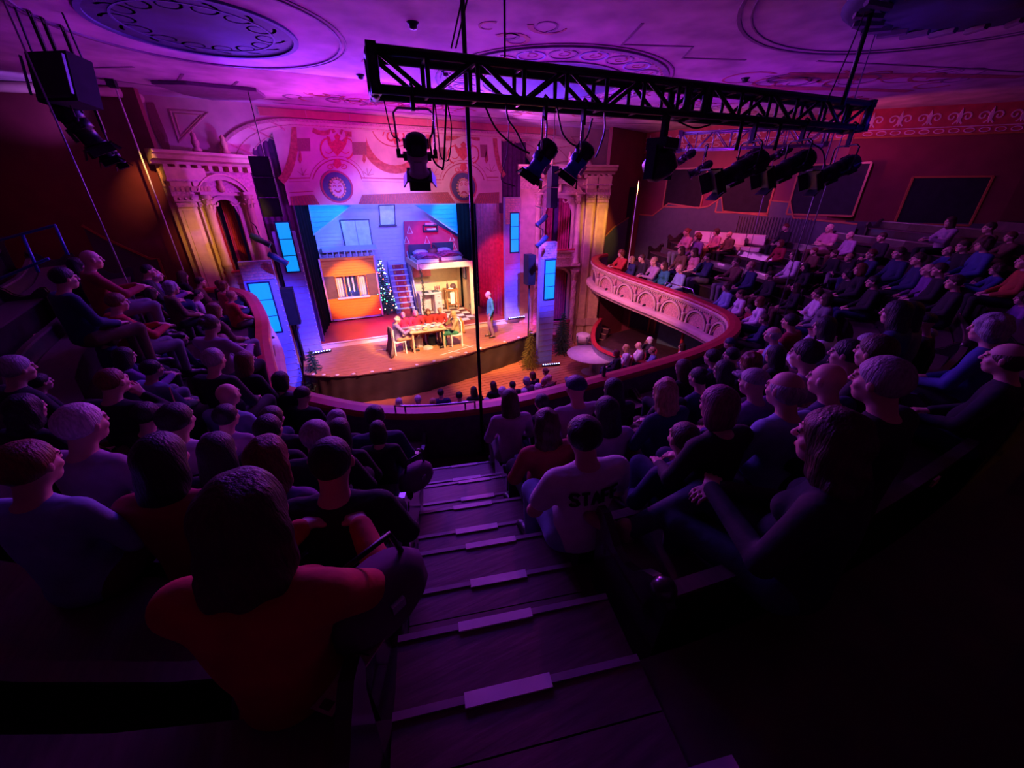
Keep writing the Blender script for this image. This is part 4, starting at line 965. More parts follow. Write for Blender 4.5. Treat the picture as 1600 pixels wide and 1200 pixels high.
def zat(px,py,Y): return onY(px,py,Y).z
tower(-1.03,14.15,.62,.0,zat(448,425,14.15),zat(448,347,14.15),3.95,9,0,'tall grey-blue tower flat with blue window at left edge of the stage',.02,.36,1)
tower(-1.82,12.95,.80,-1.0,zat(418,520,12.95),zat(418,441,12.95),zat(405,408,12.95),zat(405,437,12.95),0,'grey-blue tower flat with blue window and brick top on hall floor, left of the stage',-.05,.50,1)
tower(6.68,14.3,.64,.2,zat(802,394,14.3),zat(802,333,14.3),zat(800,308,14.3),zat(800,350,14.3),0,'tall grey-blue tower flat with blue window and brick top at right edge of the stage',.06,.34,0)
tower(6.98,12.0,.62,-1.0,zat(866,466,12.0),zat(866,406,12.0),zat(866,378,12.0),zat(866,403,12.0),0,'grey-blue tower flat with blue window and brick top beyond the stage right corner',.06,.40,0)
# ---- speaker columns and stacks ----
def cabinet(name,c,d,rz,rx,lab,n=1):
    t=thing(name,lab,'loudspeaker',c);M=Matrix.Translation(c)@Matrix.Rotation(rz,4,'Z')@Matrix.Rotation(rx,4,'X')
    h=d[2]/n
    for k in range(n):
        z=-d[2]/2+h*(k+.5);q=MB(M);q.box((0,0,z),(d[0],d[1],h*.96));q.build('cabinet',BLACKM,t)
        q=MB(M);q.box((0,-d[1]/2-.006,z),(d[0]*.88,.014,h*.82));q.build('grille',BLACKM,t)
        for s in (-1,1): q=MB(M);q.box((s*d[0]*.47,-d[1]/2-.01,z),(.012,.02,h*.9));q.build('grille_edge',BLACK,t)
    return t
cabinet('line_speaker',dep(417,293,9.3),(.42,.4,1.30),0,0,'black column loudspeaker hanging before the left side bay',3)
cabinet('line_speaker',dep(863,293,11.6),(.24,.25,1.15),0,0,'slim black column loudspeaker hanging before the right side bay',2)
cabinet('stack_speaker',(-1.28,13.55,1.85),(.34,.4,1.15),0,-.0,'blue-lit dark loudspeaker standing between the two left towers',1)
cabinet('stack_speaker',(6.62,12.75,2.5),(.3,.36,1.1),0,0,'blue-lit dark loudspeaker beside the front right tower',1)
for (x0,y0,x1,y1,zc,l) in ((417,262,383,150,9.3,'left'),(863,275,860,180,11.6,'right')):
    a=dep(x0,y0,zc)-Vector((0,0,.12));b=Vector((a.x,a.y,HZ));MB().tube([a,b],.012,5).build('hanging_cable',BLACK,label='thin cable holding the %s column loudspeaker'%l,cat='cable')
# stand under the slack stack speaker
for (x,y,z) in ((-1.28,13.55,1.27),(6.62,12.75,1.95)):
    t=thing('speaker_stand','slim pole stand under the %s blue-lit loudspeaker'%('left' if x<0 else 'right'),'stand',(x,y,-1.0));MB().tube([(x,y,-1),(x,y,z)],.03,8).build('pole',BLACK,t);MB().lathe([(.22,0),(.2,.02),(.04,.03)],12,(x,y,-1)).build('base',BLACK,t)
# =================== THE SET ===================
YB=18.3
hs=thing('house_backdrop','pale lavender house gable of a stage set with siding boards','stage scenery',(2.8,YB,.2))
P=[onY(x,y,YB) for x,y in ((484,320),(736,318),(737,480),(500,480))]
x0,x1=-.25,6.3
MB().poly([(x0,YB,.2),(x1,YB,.2),(x1,YB,4.8),(x0,YB,4.8)],(0,1,0),.06).build('wall_panel',LAV,hs)
z=.3
while z<4.7: MB().box(((x0+x1)/2,YB-.012,z),(x1-x0,.02,.135),rx=-.06).build('siding_board',LAV,hs);z+=.15
# two-pane window and small skylight
def setwin(pts,name,lab,panes,sill=True):
    P=[onY(x,y,YB-.03) for x,y in pts];a=P[0];b=P[1];c=P[2];d=P[3];t=thing(name,lab,'window',(a+b)/2)
    MB().strip(P,(0,-1,0),.05,.06,closed=True).build('frame',NAVY,t)
    for k in range(panes): 
        u=k/panes;v=(k+1)/panes;q=[a.lerp(b,u),a.lerp(b,v),d.lerp(c,v),d.lerp(c,u)];q=[p+(sum(q,Vector())/4-p)*.05 for p in q]
        MB().poly(q,(0,-1,0),.03).build('pane',mat('frosted_pane',(.42,.55,.80),.4,emit=(.1,.25,.9),es=.25),t)
    if sill: MB().box(((c+d)/2+Vector((0,-.06,-.03))),((c-d).length+.12,.12,.06)).build('sill',NAVY,t)
setwin([(531,344),(576,343),(582,384),(540,386)],'set_window','two-pane dark framed window high on the lavender house wall',2,False)
setwin([(592,321),(616,320),(617,351),(594,352)],'set_skylight','small pale window with dark sill at the top of the house wall',1)
# house porch ledge behind the wagon
MB().box((.95,17.9,2.95),(2.1,.5,.05),rx=.25).build('porch_roof',LAV,hs)
for k in range(9): MB().box((.05+k*.22,17.66,2.78),(.03,.03,.28)).build('porch_batten',LAV,hs)
# blue sloping roof sidings
for pts,lab in ((((482,320),(549,321),(490,367)),'bright blue triangular roof siding at the top left of the set'),(((648,320),(727,319),(740,388),(733,389),(717,366),(703,357)),'bright blue sloping roof siding at the top right of the set')):
    Y=17.4;P=[onY(x,y,Y) for x,y in pts];t=thing('roof_siding',lab,'stage scenery',P[0])
    MB().poly(P,(0,1,0),.05).build('siding_panel',SKYP,t);MB().strip(P,(0,-1,0),.05,.03,closed=True).build('siding_edge',FLAT,t)
    zt=max(p.z for p in P);zb=min(p.z for p in P);z=zb+.12
    while z<zt-.05:
        xs=[]
        for i in range(len(P)):
            a,b=P[i],P[(i+1)%len(P)]
            if (a.z>z)!=(b.z>z): xs.append(a.x+(b.x-a.x)*(z-a.z)/(b.z-a.z))
        if len(xs)>1 and max(xs)-min(xs)>.06: MB().box(((max(xs)+min(xs))/2,Y-.015,z),(max(xs)-min(xs)-.04,.03,.02)).build('board_shadow_lap',SKYP,t)
        z+=.17
# orange clapboard wagon with window
wg=thing('house_front_wagon','orange clapboard house front on wheels with shuttered curtained window','stage scenery',(.75,17,.3))
def wbox(nm,m,x0,x1,z0,z1,y=17.0,d=.06): return MB().box(((x0+x1)/2,y,(z0+z1)/2),(x1-x0,d,z1-z0)).build(nm,m,wg)
z=.34
while z<2.66:
    for (a,b) in ((-.24,1.72),):
        if 1.18<z+.05<2.05:
            pass
        else: MB().box((.74,16.98,z+.052),(1.96,.035,.098),rx=.10).build('clapboard',ORANGE,wg)
    z+=.104
wbox('top_rail',ORANGE,-.28,1.76,2.66,2.74,16.97,.1)
for x in (-.27,1.74): wbox('corner_post',mat('pink_post',(.6,.25,.35),.6),x-.03,x+.03,.3,2.72,16.96,.1)
wbox('shutter',DKWOOD,-.24,.16,1.20,2.06,16.95,.05);wbox('shutter',DKWOOD,1.32,1.72,1.20,2.06,16.95,.05)
for x in (.16,.48,1.0,1.32): wbox('window_post',ORANGE,x-.02,x+.02,1.2,2.06,16.95,.05)
wbox('window_sill',LAV,.12,1.36,1.14,1.2,16.93,.12);wbox('window_head',ORANGE,.12,1.36,2.04,2.1,16.93,.1)
MB().sheet((.18,17.1),(.44,17.1),1.2,2.05,.03,3).build('window_curtain',PALE,wg);MB().sheet((1.04,17.1),(1.3,17.1),1.2,2.05,.03,3).build('window_curtain',PALE,wg)
for k,(x,mm) in enumerate(((.55,NAVY),(.63,PALE),(.72,NAVY),(.80,LAV),(.88,NAVY),(.95,PALE))): wbox('hanging_garment',mm,x-.03,x+.03,1.35+.03*(k%3),1.98,17.2,.12)
wbox('wagon_base',FLAT,-.2,1.66,.26,.34,17.3,.6)
for x in (-.1,1.55): MB().lathe([(.0,-.02),(.06,-.02),(.06,.02),(0,.02)],10,M=Matrix.Translation((x,17.1,.26))@Matrix.Rotation(math.pi/2,4,'X')).build('caster',BLACK,wg)
# ---- kitchen and loft bedroom unit ----
kx0,kx1,ky0,ky1=3.26,5.5,15.75,18.0
kt=thing('kitchen_loft_unit','two storey set unit with cream kitchen below and crimson bedroom loft above','stage scenery',(kx0,ky0,.2))
kb=lambda nm,m,x0,x1,y0,y1,z0,z1:MB().box(((x0+x1)/2,(y0+y1)/2,(z0+z1)/2),(x1-x0,y1-y0,z1-z0)).build(nm,m,kt)
kb('back_wall',CREAM,kx0,kx1,ky1-.06,ky1,.2,2.3);kb('side_wall',CREAM,kx1-.06,kx1,ky0,ky1,.2,2.28)
kb('front_jamb',CREAM,kx1-.16,kx1,ky0-.02,ky0+.04,.2,2.28)
kb('loft_deck',REDF,kx0,kx1,ky0,ky1,2.28,2.42);kb('deck_fascia',PLASTER,kx0-.03,kx1+.06,ky0-.05,ky0,2.26,2.48);kb('side_fascia',PLASTER,kx0-.08,kx0-.0,ky0-.05,ky1,2.26,2.48)
# crimson wall with sloping top
Y=17.95;P=[onY(x,y,Y) for x,y in ((631,346),(669,345),(699,360),(716,371),(717,405),(634,408))]
MB().poly(P,(0,1,0),.05).build('bedroom_wall',ROOMR,kt)
for (x,y,s) in ((640,359,4),(667,375,4),(706,371,3),(710,386,3),(635,375,2)):
    c=onY(x,y,Y-.02);MB().strip([c+Vector((-.11,0,-.14)),c+Vector((.11,0,-.14)),c+Vector((0,0,.16))],(0,-1,0),.035,.015,closed=True).build('painted_fir_triangle',PALE,kt)
sh=thing('wall_shelf','dark wall shelf with folded pale items above the loft beds','shelf',onY(672,360,17.85));c=onY(672,352,17.8)
MB().box(c,(.62,.2,.05)).build('shelf_board',NAVY,sh);MB().box(c+Vector((0,0,-.22)),(.62,.2,.05)).build('shelf_board',NAVY,sh)
for s in (-1,1): MB().box(c+Vector((s*.3,0,-.11)),(.04,.2,.26)).build('shelf_side',NAVY,sh)
MB().box(c+Vector((.02,-.02,-.15)),(.4,.14,.06)).build('folded_cloth',PALE,sh);MB().box(c+Vector((-.05,-.02,.06)),(.36,.12,.07)).build('folded_cloth',mat('folded_pink',(.5,.2,.4),.7),sh)
# beds
PILL=mat('pillow_blue',(.25,.28,.55),.8);QUI=mat('plum_quilt',(.20,.05,.16),.85,var=.5,scale=14)
def pillow(m,c,d,rz=0):
    vs=[];n=8
    q=MB(Matrix.Translation(c)@Matrix.Rotation(rz,4,'Z'));pr=[(0.01,-.5),(.6,-.42),(.95,-.15),(1,.0),(.95,.2),(.6,.42),(.01,.5)]
    q.lathe(pr,14,M=Matrix.Diagonal((d[0]/2,d[1]/2,d[2],1)));return q
for i,(x,y) in enumerate(((3.75,16.9),(4.85,17.2))):
    bt=thing('bed','%s low bed with blue pillow and plum checked quilt in the loft'%('left' if i==0 else 'right'),'bed',(x,y,2.42),rz=0)
    MB().box((x,y,2.50),(.9,1.3,.14)).build('mattress',PALE,bt);MB().box((x,y+.66,2.72),(.95,.06,.6)).build('headboard',NAVY,bt)
    pillow(None,(x-.05,y+.42,2.70),(.7,.42,.26),.15).build('pillow',PILL,bt)
    q=pillow(None,(x+.1,y-.16,2.62),(.95,1.0,.24),.1);q.build('quilt',QUI,bt)
    for k in range(3): MB().tube([(x-.45,y-.6+.35*k,2.58+.02*k),(x-.1,y-.62+.35*k,2.72),(x+.3,y-.6+.35*k,2.68),(x+.5,y-.62+.35*k,2.56)],.05,6).build('quilt_fold',QUI,bt)
tb=thing('teddy_basket','dark wicker hamper between the two loft beds','basket',(4.3,17.6,2.42));MB().lathe([(.18,0),(.22,.05),(.24,.3),(.2,.38),(.05,.42),(0,.42)],14,(4.3,17.6,2.42)).build('basket_body',DKWOOD,tb);MB().tube([(4.1,17.6,2.8),(4.2,17.6,2.98),(4.4,17.6,2.98),(4.5,17.6,2.8)],.02,6).build('handle',DKWOOD,tb)
# checkered floor
ts=.335
fl=thing('checkered_floor','black and white checkered kitchen floor of square tiles','floor',(3.1,15.5,.2))
TW=mat('white_tile',(.66,.60,.58),.3,var=.08);TB=mat('dark_red_tile',(.09,.015,.03),.3)
for i in range(7):
    for j in range(9):
        xx=3.02+i*ts;yy=15.0+j*ts
        if yy<15.35 and xx<3.6: continue
        MB().box((xx+ts/2,yy+ts/2,.205),(ts-.012,ts-.012,.012)).build('floor_tile',TW if (i+j)%2 else TB,fl)
# kitchen furniture
cu=thing('base_cabinet','pale pink kitchen counter with sink, hob and open knee space','cabinet',(3.75,17.1,.2))
cb=lambda nm,m,x0,x1,y0,y1,z0,z1,par=cu:MB().box(((x0+x1)/2,(y0+y1)/2,(z0+z1)/2),(x1-x0,y1-y0,z1-z0)).build(nm,m,par)
CPK=mat('pale_pink_cabinet',(.62,.48,.50),.5)
cb('worktop',CPK,3.30,4.28,16.45,17.1,1.08,1.13);cb('carcass_side',CPK,3.95,4.27,16.5,17.1,.22,1.08);cb('carcass_side',CPK,3.32,3.45,16.5,17.1,.22,1.08);cb('carcass_back',CPK,3.32,4.27,17.05,17.1,.22,1.08)
for k in range(3): 
    d=cb('drawer',CPK,3.97,4.25,16.47,16.5,.85-.28*k,1.05-.28*k);MB().box((4.11,16.455,.95-.28*k),(.09,.02,.02)).build('drawer_pull',NAVY,d)
cb('basin_rim',NAVY,3.9,4.2,16.6,16.95,1.13,1.15);cb('hob_plate',NAVY,3.5,3.75,16.6,16.9,1.13,1.15)
uc_=thing('wall_cabinet','crimson pink wall cupboard with two doors above kitchen counter','cabinet',(3.7,17.8,1.7));
cb('carcass',CPK,3.35,4.15,17.65,17.92,1.62,2.12,uc_)
PD=mat('rose_door',(.62,.12,.16),.5)
for k in range(2): d=cb('door',PD,3.36+.4*k,3.74+.4*k,17.62,17.65,1.64,2.10,uc_);MB().box((3.70+.12*k,17.61,1.70),(.02,.02,.05)).build('handle',NAVY,d)
rk=thing('dish_rack','small wire dish rack and plates on the kitchen counter','dish rack',(4.15,16.8,1.15))
for k in range(5): MB().lathe([(0,-.006),(.09,-.004),(.10,.0),(.0,.006)],12,M=Matrix.Translation((4.08+k*.05,16.85,1.25))@Matrix.Rotation(math.pi/2,4,'Y')).build('plate',WHITE if k%2 else PD,rk)
for k in range(2): MB().tube([(4.02,16.75+.2*k,1.16),(4.34,16.75+.2*k,1.16)],.008,5).build('rack_wire',CHROME,rk)
sd=thing('side_table','brown wooden side table with towel and crockery in the kitchen','table',(4.8,17.0,.2))
sb=lambda nm,m,x0,x1,y0,y1,z0,z1:cb(nm,m,x0,x1,y0,y1,z0,z1,sd)
sb('tabletop',TRIMO,4.55,5.12,16.75,17.25,1.08,1.13)
for (x,y) in ((4.58,16.78),(5.08,16.78),(4.58,17.2),(5.08,17.2)): sb('leg',TRIMO,x-.025,x+.025,y-.025,y+.025,.2,1.08)
sb('tea_towel',WHITE,4.72,4.92,16.72,16.74,.5,1.02);sb('lower_shelf',TRIMO,4.57,5.1,16.8,17.2,.42,.45)
def vessel(nm,prof,c,m,lab,cat): t=MB().lathe(prof,14,c).build(nm,m);return tag(t,lab,cat)
vessel('bottle',[(.045,0),(.05,.02),(.05,.20),(.018,.27),(.018,.36),(0,.36)],(4.68,16.95,1.13),DKWOOD,'tall dark bottle on the kitchen side table','bottle')
vessel('toaster_pot',[(.10,0),(.13,.04),(.13,.16),(.09,.2),(.02,.22),(0,.24)],(4.95,17.0,1.13),DKWOOD,'round dark pot on the kitchen side table','pot')
vessel('dish',[(.05,0),(.11,.03),(.12,.05),(.10,.045),(0,.02)],(4.8,16.85,1.13),WHITE,'small pale dish at the front of the side table','dish')
pf=thing('picture_frame','narrow dark picture frame on the kitchen side wall','picture',(5.44,16.7,1.9))
q=[(5.43,16.5,1.6),(5.43,16.85,1.6),(5.43,16.85,2.15),(5.43,16.5,2.15)];MB().strip(q,(-1,0,0),.05,.03,closed=True).build('frame',NAVY,pf);MB().poly(q,(-1,0,0),.012).build('picture',PALE,pf)
vt=MB().strip([(5.43,15.95,.55),(5.43,16.15,.45)],(-1,0,0),.22,.02).build('small_vent',GREEN,label='small grey vent low on the kitchen side wall',cat='vent')
# greenery garlands round the posts
def garland(pts,lab,n=120,rr_=.09,lights=0):
    t=thing('garland',lab,'garland',pts[0]);C=crom(pts,10) if len(pts)>2 else [Vector(pts[0]).lerp(Vector(pts[1]),i/20) for i in range(21)]
    m=MB();R_=random.Random(5)
    for i in range(n):
        p=C[R_.randrange(len(C))]+Vector((R_.uniform(-1,1),R_.uniform(-1,1),R_.uniform(-1,1)))*rr_*.6;d=Vector((R_.uniform(-1,1),R_.uniform(-1,1),R_.uniform(-1,1))).normalized()*rr_;s=d.cross(Vector((.3,.5,.8))).normalized()*.018
        m.add([p-s,p+s,p+d],[(0,1,2)])
    m.build('needles',LEAF,t,kind='stuff');MB().tube(C,.025,5).build('wire_core',BARK,t)
garland([(kx0+.02,ky0-.05,2.25),(kx0+.06,ky0-.06,1.5),(kx0,ky0-.05,.8),(kx0+.05,ky0-.06,.22)],'dark leafy garland wound down the front left kitchen post',260)
garland([(kx1+.08,ky0-.02,2.3),(kx1+.10,ky0,1.4),(kx1+.08,ky0,.22)],'dark leafy garland down the right side of the kitchen unit',260,.10)
# ---- staircase with red runner ----
ss_=thing('set_staircase','blue painted stage stairs with red patterned runner and slanted balustrade','staircase',(2.8,17.4,.2))
SB=mat('stair_blue_paint',(.22,.20,.42),.6);RUN=mat('red_runner',(.30,.02,.05),.85,var=.3,scale=20);GP=mat('gold_pattern',(.5,.18,.06),.7)
for k in range(9):
    y=17.25+k*.115;z=.2+.22*(k+1)*1.0;x=2.80-.03*k+.012*k
    x=2.82
    MB().box((x,y+.06,z-.02),(.78,.2,.035)).build('tread',LAV,ss_);MB().box((x,y+.02,z-.14),(.76,.03,.18)).build('riser',SB,ss_)
    MB().box((x,y+.0,z-.125),(.48,.02,.20)).build('runner_panel',RUN,ss_)
    for s in (-1,1): MB().box((x+s*.17,y-.012,z-.125),(.06,.01,.10)).build('runner_motif',GP,ss_)
for s in (-1,1): MB().poly([(2.82+s*.41,17.15,.2),(2.82+s*.41,18.25,.2),(2.82+s*.41,18.25,2.3),(2.82+s*.41,18.1,2.3)],(s,0,0),.03).build('stringer',SB,ss_)
MB().tube([(3.27,17.05,1.05),(3.27,18.0,2.75)],.035,6).build('handrail',LAV,ss_)
for k in range(7): t=k/6;MB().tube([(3.27,17.1+.9*t,.3+1.75*t),(3.27,17.1+.9*t,1.1+1.65*t)],.015,5).build('baluster',SB,ss_)
# ---- christmas trees ----
def tree(x,y,z,h,r,lab,lights=0,seed=1,leafm=LEAF):
    t=thing('fir_tree',lab,'christmas tree',(x,y,z));R_=random.Random(seed)
    MB().tube([(x,y,z),(x,y,z+h)],.035,6,r1=.008).build('trunk',BARK,t);m=MB()
    L_=int(h/.10)
    for l in range(L_):
        f=l/L_;zz=z+h*(.10+.88*f);rad=r*(1-f)**.85+.03;nb_=max(5,int(13*(1-f)+4))
        for b in range(nb_):
            a=b*6.28/nb_+l*.7+R_.uniform(-.2,.2);rl=rad*R_.uniform(.75,1.1);d=Vector((math.cos(a),math.sin(a),-.25));p0=Vector((x,y,zz))
            for k in range(int(5+rl*16)):
                u=(k+1)/(5+rl*16);p=p0+d*rl*u;sd=Vector((-d.y,d.x,0));
                for sg in (-1,1):
                    e=p+(sd*sg*.9+d*.8+Vector((0,0,R_.uniform(-.2,.5)))).normalized()*.085*(1.15-u*.5);w_=Vector((0,0,.014));m.add([p-w_,p+w_,e],[(0,1,2)])
    m.build('needles',leafm,t,kind='stuff')
    if lights:
        cols=[(1,.8,.5),(.2,.5,1),(1,.15,.1),(.1,1,.5),(.9,.9,1)]
        ms=[mat('bulb_%s'%n_,c,.3,emit=c,es=6) for n_,c in zip(('warm','blue','red','green','white'),cols)]
        me=None
        for k in range(lights):
            f=R_.random()**1.3;a=R_.uniform(math.pi*.9,math.pi*2.1);rad=(r*(1-f)**.85+.03)*.95
            q=MB().lathe([(0,-.022),(.02,-.008),(.02,.008),(0,.022)],6,(x+rad*math.cos(a),y+rad*math.sin(a),z+h*(.10+.86*f)));q.build('bulb',ms[k%5],t)
tree(1.98,17.25,.2,2.45,.42,'slim fir tree with coloured fairy lights beside the orange house front',70,1)
tree(-1.0,12.55,-1.0,1.75,.50,'green fir tree on the hall floor before the left tower',0,2)
tree(6.25,11.85,-1.0,1.6,.38,'yellow-lit fir tree at right front corner of the stage',0,3,mat('yellow_lit_needles',(.20,.18,.04),.6,var=.4,scale=30))  # the yellow light on this tree is painted into its needle colour
tree(8.1,12.6,-1.0,1.85,.45,'blue-lit fir tree right of the front right tower',0,4)
# bin, round platform table
b=thing('waste_bin','grey slatted waste bin standing beside the right column','bin',(8.95,12.35,-1));
MB().lathe([(.24,0),(.28,.7),(.31,.72),(.31,.78),(.25,.78),(.22,.1),(0,.08)],4,(8.95,12.35,-1),smooth=False).build('bin_body',GREEN,b);MB().lathe([(.26,.5),(.30,.8),(.24,.84)],9,(8.95,12.35,-1)).build('bin_liner',PALE,b)
rt=thing('round_table','round low table with smooth top near the right lower box','table',(8.15,10.6,-1))
MB().lathe([(.0,0),(.35,0),(.35,.03),(.06,.08),(.06,.66),(.9,.70),(.92,.74),(.0,.75)],32,(8.15,10.6,-1)).build('tabletop_and_pedestal',PALE,rt)
# lower side box: curved red rail on a short wall, seats, pole, doors
lp=crom([(10.2,12.9,.15),(9.3,12.1,.1),(8.55,11.1,.0),(8.25,10.2,.0),(8.45,9.3,.0),(9.2,8.4,.0),(10.4,7.6,.0),(12,7.0,.0)],8);pl=[]
for i,p in enumerate(lp):
    d=(lp[min(i+1,len(lp)-1)]-lp[max(i-1,0)]);d.z=0;d.normalize();pl.append((p,Vector((d.y,-d.x,0))*1))
lb=thing('lower_box_wall','curved low wall with red padded rail round the lower right boxes','balcony',(8.3,10,-1),kind='structure')
MB().sweep(pl,[(-.08,.0),(-.06,.05),(.08,.05),(.1,0)]).build('padded_rail',RAILR,lb);MB().sweep(pl,[(-.05,0),(-.05,-1.05),(.04,-1.05),(.04,0)]).build('curved_wall',mat('grey_box_wall',(.25,.25,.30),.6),lb)
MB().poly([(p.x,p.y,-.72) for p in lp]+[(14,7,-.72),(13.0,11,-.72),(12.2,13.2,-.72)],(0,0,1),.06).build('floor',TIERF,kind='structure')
pl_=thing('iron_column','slim dark red iron column holding up the right gallery','column',(10.6,8.9,-.66));
MB().lathe([(.12,0),(.12,.08),(.06,.14),(.05,1.9),(.08,2.0),(.12,2.05)],12,(10.6,8.9,-.66)).build('shaft',RAILR,pl_)
for (x0,x1_,lab) in ((.5,1.5,1),(1.8,2.8,2)):
    t=thing('door_%d'%(lab+1),'dark panelled door under the right gallery, %s'%('nearer the stage' if lab==1 else 'further from the stage'),'door',A(x0+.6,0),kind='structure')
    MB().poly([A(x0,-.7,.02),A(x1_,-.7,.02),A(x1_,1.2,.02),A(x0,1.2,.02)],WNRM,.04).build('door_leaf',mat('navy_door',(.03,.03,.06),.5),t);MB().strip([A(x0,-.7,.02),A(x0,1.25,.02),A(x1_,1.25,.02),A(x1_,-.7,.02)],WNRM,.08,.06).build('door_frame',TRIMO,t)
gp=thing('low_partition','green curved partition wall with oak trim in the lower boxes','partition',(12.1,9,-.7),kind='structure')
for (z1,off) in ((.25,1.0),(.75,.5)):
    pp=[Vector((13.0-off,11.3,0)),Vector((13.2-off,9.8,0)),Vector((13.8-off,8.4,0)),Vector((14.2-off,7.4,0))];MB().poly([V3(p,-.7) for p in pp[:1]]+[V3(pp[-1],-.7),V3(pp[-1],z1),V3(pp[0],z1)],(-1,-.3,0),.06).build('partition_panel',mat('green_partition',(.10,.20,.17),.5),gp);MB().strip([V3(pp[0],z1),V3(pp[-1],z1)],(0,0,1),.12,.04).build('partition_cap',TRIMO,gp)
st2=thing('side_steps','short flight of dark steps beside the lower right box','stairs',(9.6,12.6,-1),kind='structure')
for k in range(4): MB().box((9.75+.2*k,12.75+.12*k,-.9+.17*k),(.22,.9,.2),rz=.5).build('step',DKWOOD,st2);MB().box((9.65+.2*k,12.7+.12*k,-.79+.17*k),(.03,.9,.02),rz=.5).build('step_nosing',GOLD,st2)

# =================== RIGGING ===================
def truss(A_,B_,size,label,m,bay_,r=.025,diag=.016,ends=True):
    A_=Vector(A_);B_=Vector(B_);d=(B_-A_).normalized();sd=d.cross(Vector((0,0,1))).normalized();up=sd.cross(d);L_=(B_-A_).length;h=size/2
    t=thing('lighting_truss',label,'truss',(A_+B_)/2)
    c=lambda k,s,u:A_+d*k+sd*s*h+up*u*h
    for s in (-1,1):
        for u in (-1,1): MB().tube([c(0,s,u),c(L_,s,u)],r,8).build('chord',m,t)
    n_=round(L_/bay_)
    for k in range(n_):
        a=L_*k/n_;b=L_*(k+1)/n_
        for s in (-1,1):
            f=k%2
            MB().tube([c(a+.03,s,-1 if f else 1),c(b-.03,s,1 if f else -1)],diag,6).build('diagonal_brace',m,t)
            MB().tube([c(b,s,-1),c(b,s,1)],diag,6).build('post_brace',m,t)
        for u in (-1,1):
            MB().tube([c(b,-1,u),c(b,1,u)],diag,6).build('post_brace',m,t)
    if ends:
        for k in (0,L_):
            for (p,q) in (((-1,-1),(-1,1)),((1,-1),(1,1)),((-1,-1),(1,-1)),((-1,1),(1,1))): MB().tube([c(k,*p),c(k,*q)],r*1.35,8).build('end_frame',m,t)
            for (s,u) in ((1,1),(1,-1),(-1,1),(-1,-1)): MB().box(c(k,s,u),(.09,.09,.09),rz=math.atan2(d.y,d.x)).build('corner_block',m,t)
    return t,c,d,sd
T0=dep(581,104,3.55);T1=dep(1336,190,5.7);T0.z=T1.z=(T0.z+T1.z)/2
tr1,tc,td,ts_=truss(T0,T1,.29,'big black square lighting truss crossing the upper middle of the view',BLACK,.50,.040,.023)
def blk(k,w,hh): 
    p=T0+td*k;MB().box(p,(w,.46,hh),rz=math.atan2(td.y,td.x)).build('splice_block',BLACK,tr1)
TL=(T1-T0).length
# open splice frames along the truss
for k in (TL*.52,TL*.56):
    for (p,q) in (((-1,-1),(-1,1)),((1,-1),(1,1)),((-1,-1),(1,-1)),((-1,1),(1,1))): MB().tube([tc(k,*p),tc(k,*q)],.045,6).build('splice_frame',BLACK,tr1)
T2=at(1010,225,6.05);a_=dep(1062,222,9.2);b_=dep(1290,214,8.2);b_.z=a_.z
tr2=truss(a_,b_,.34,'farther silver lighting truss with zigzag braces before the right wall',STEEL,.36,.02,.012)[0]
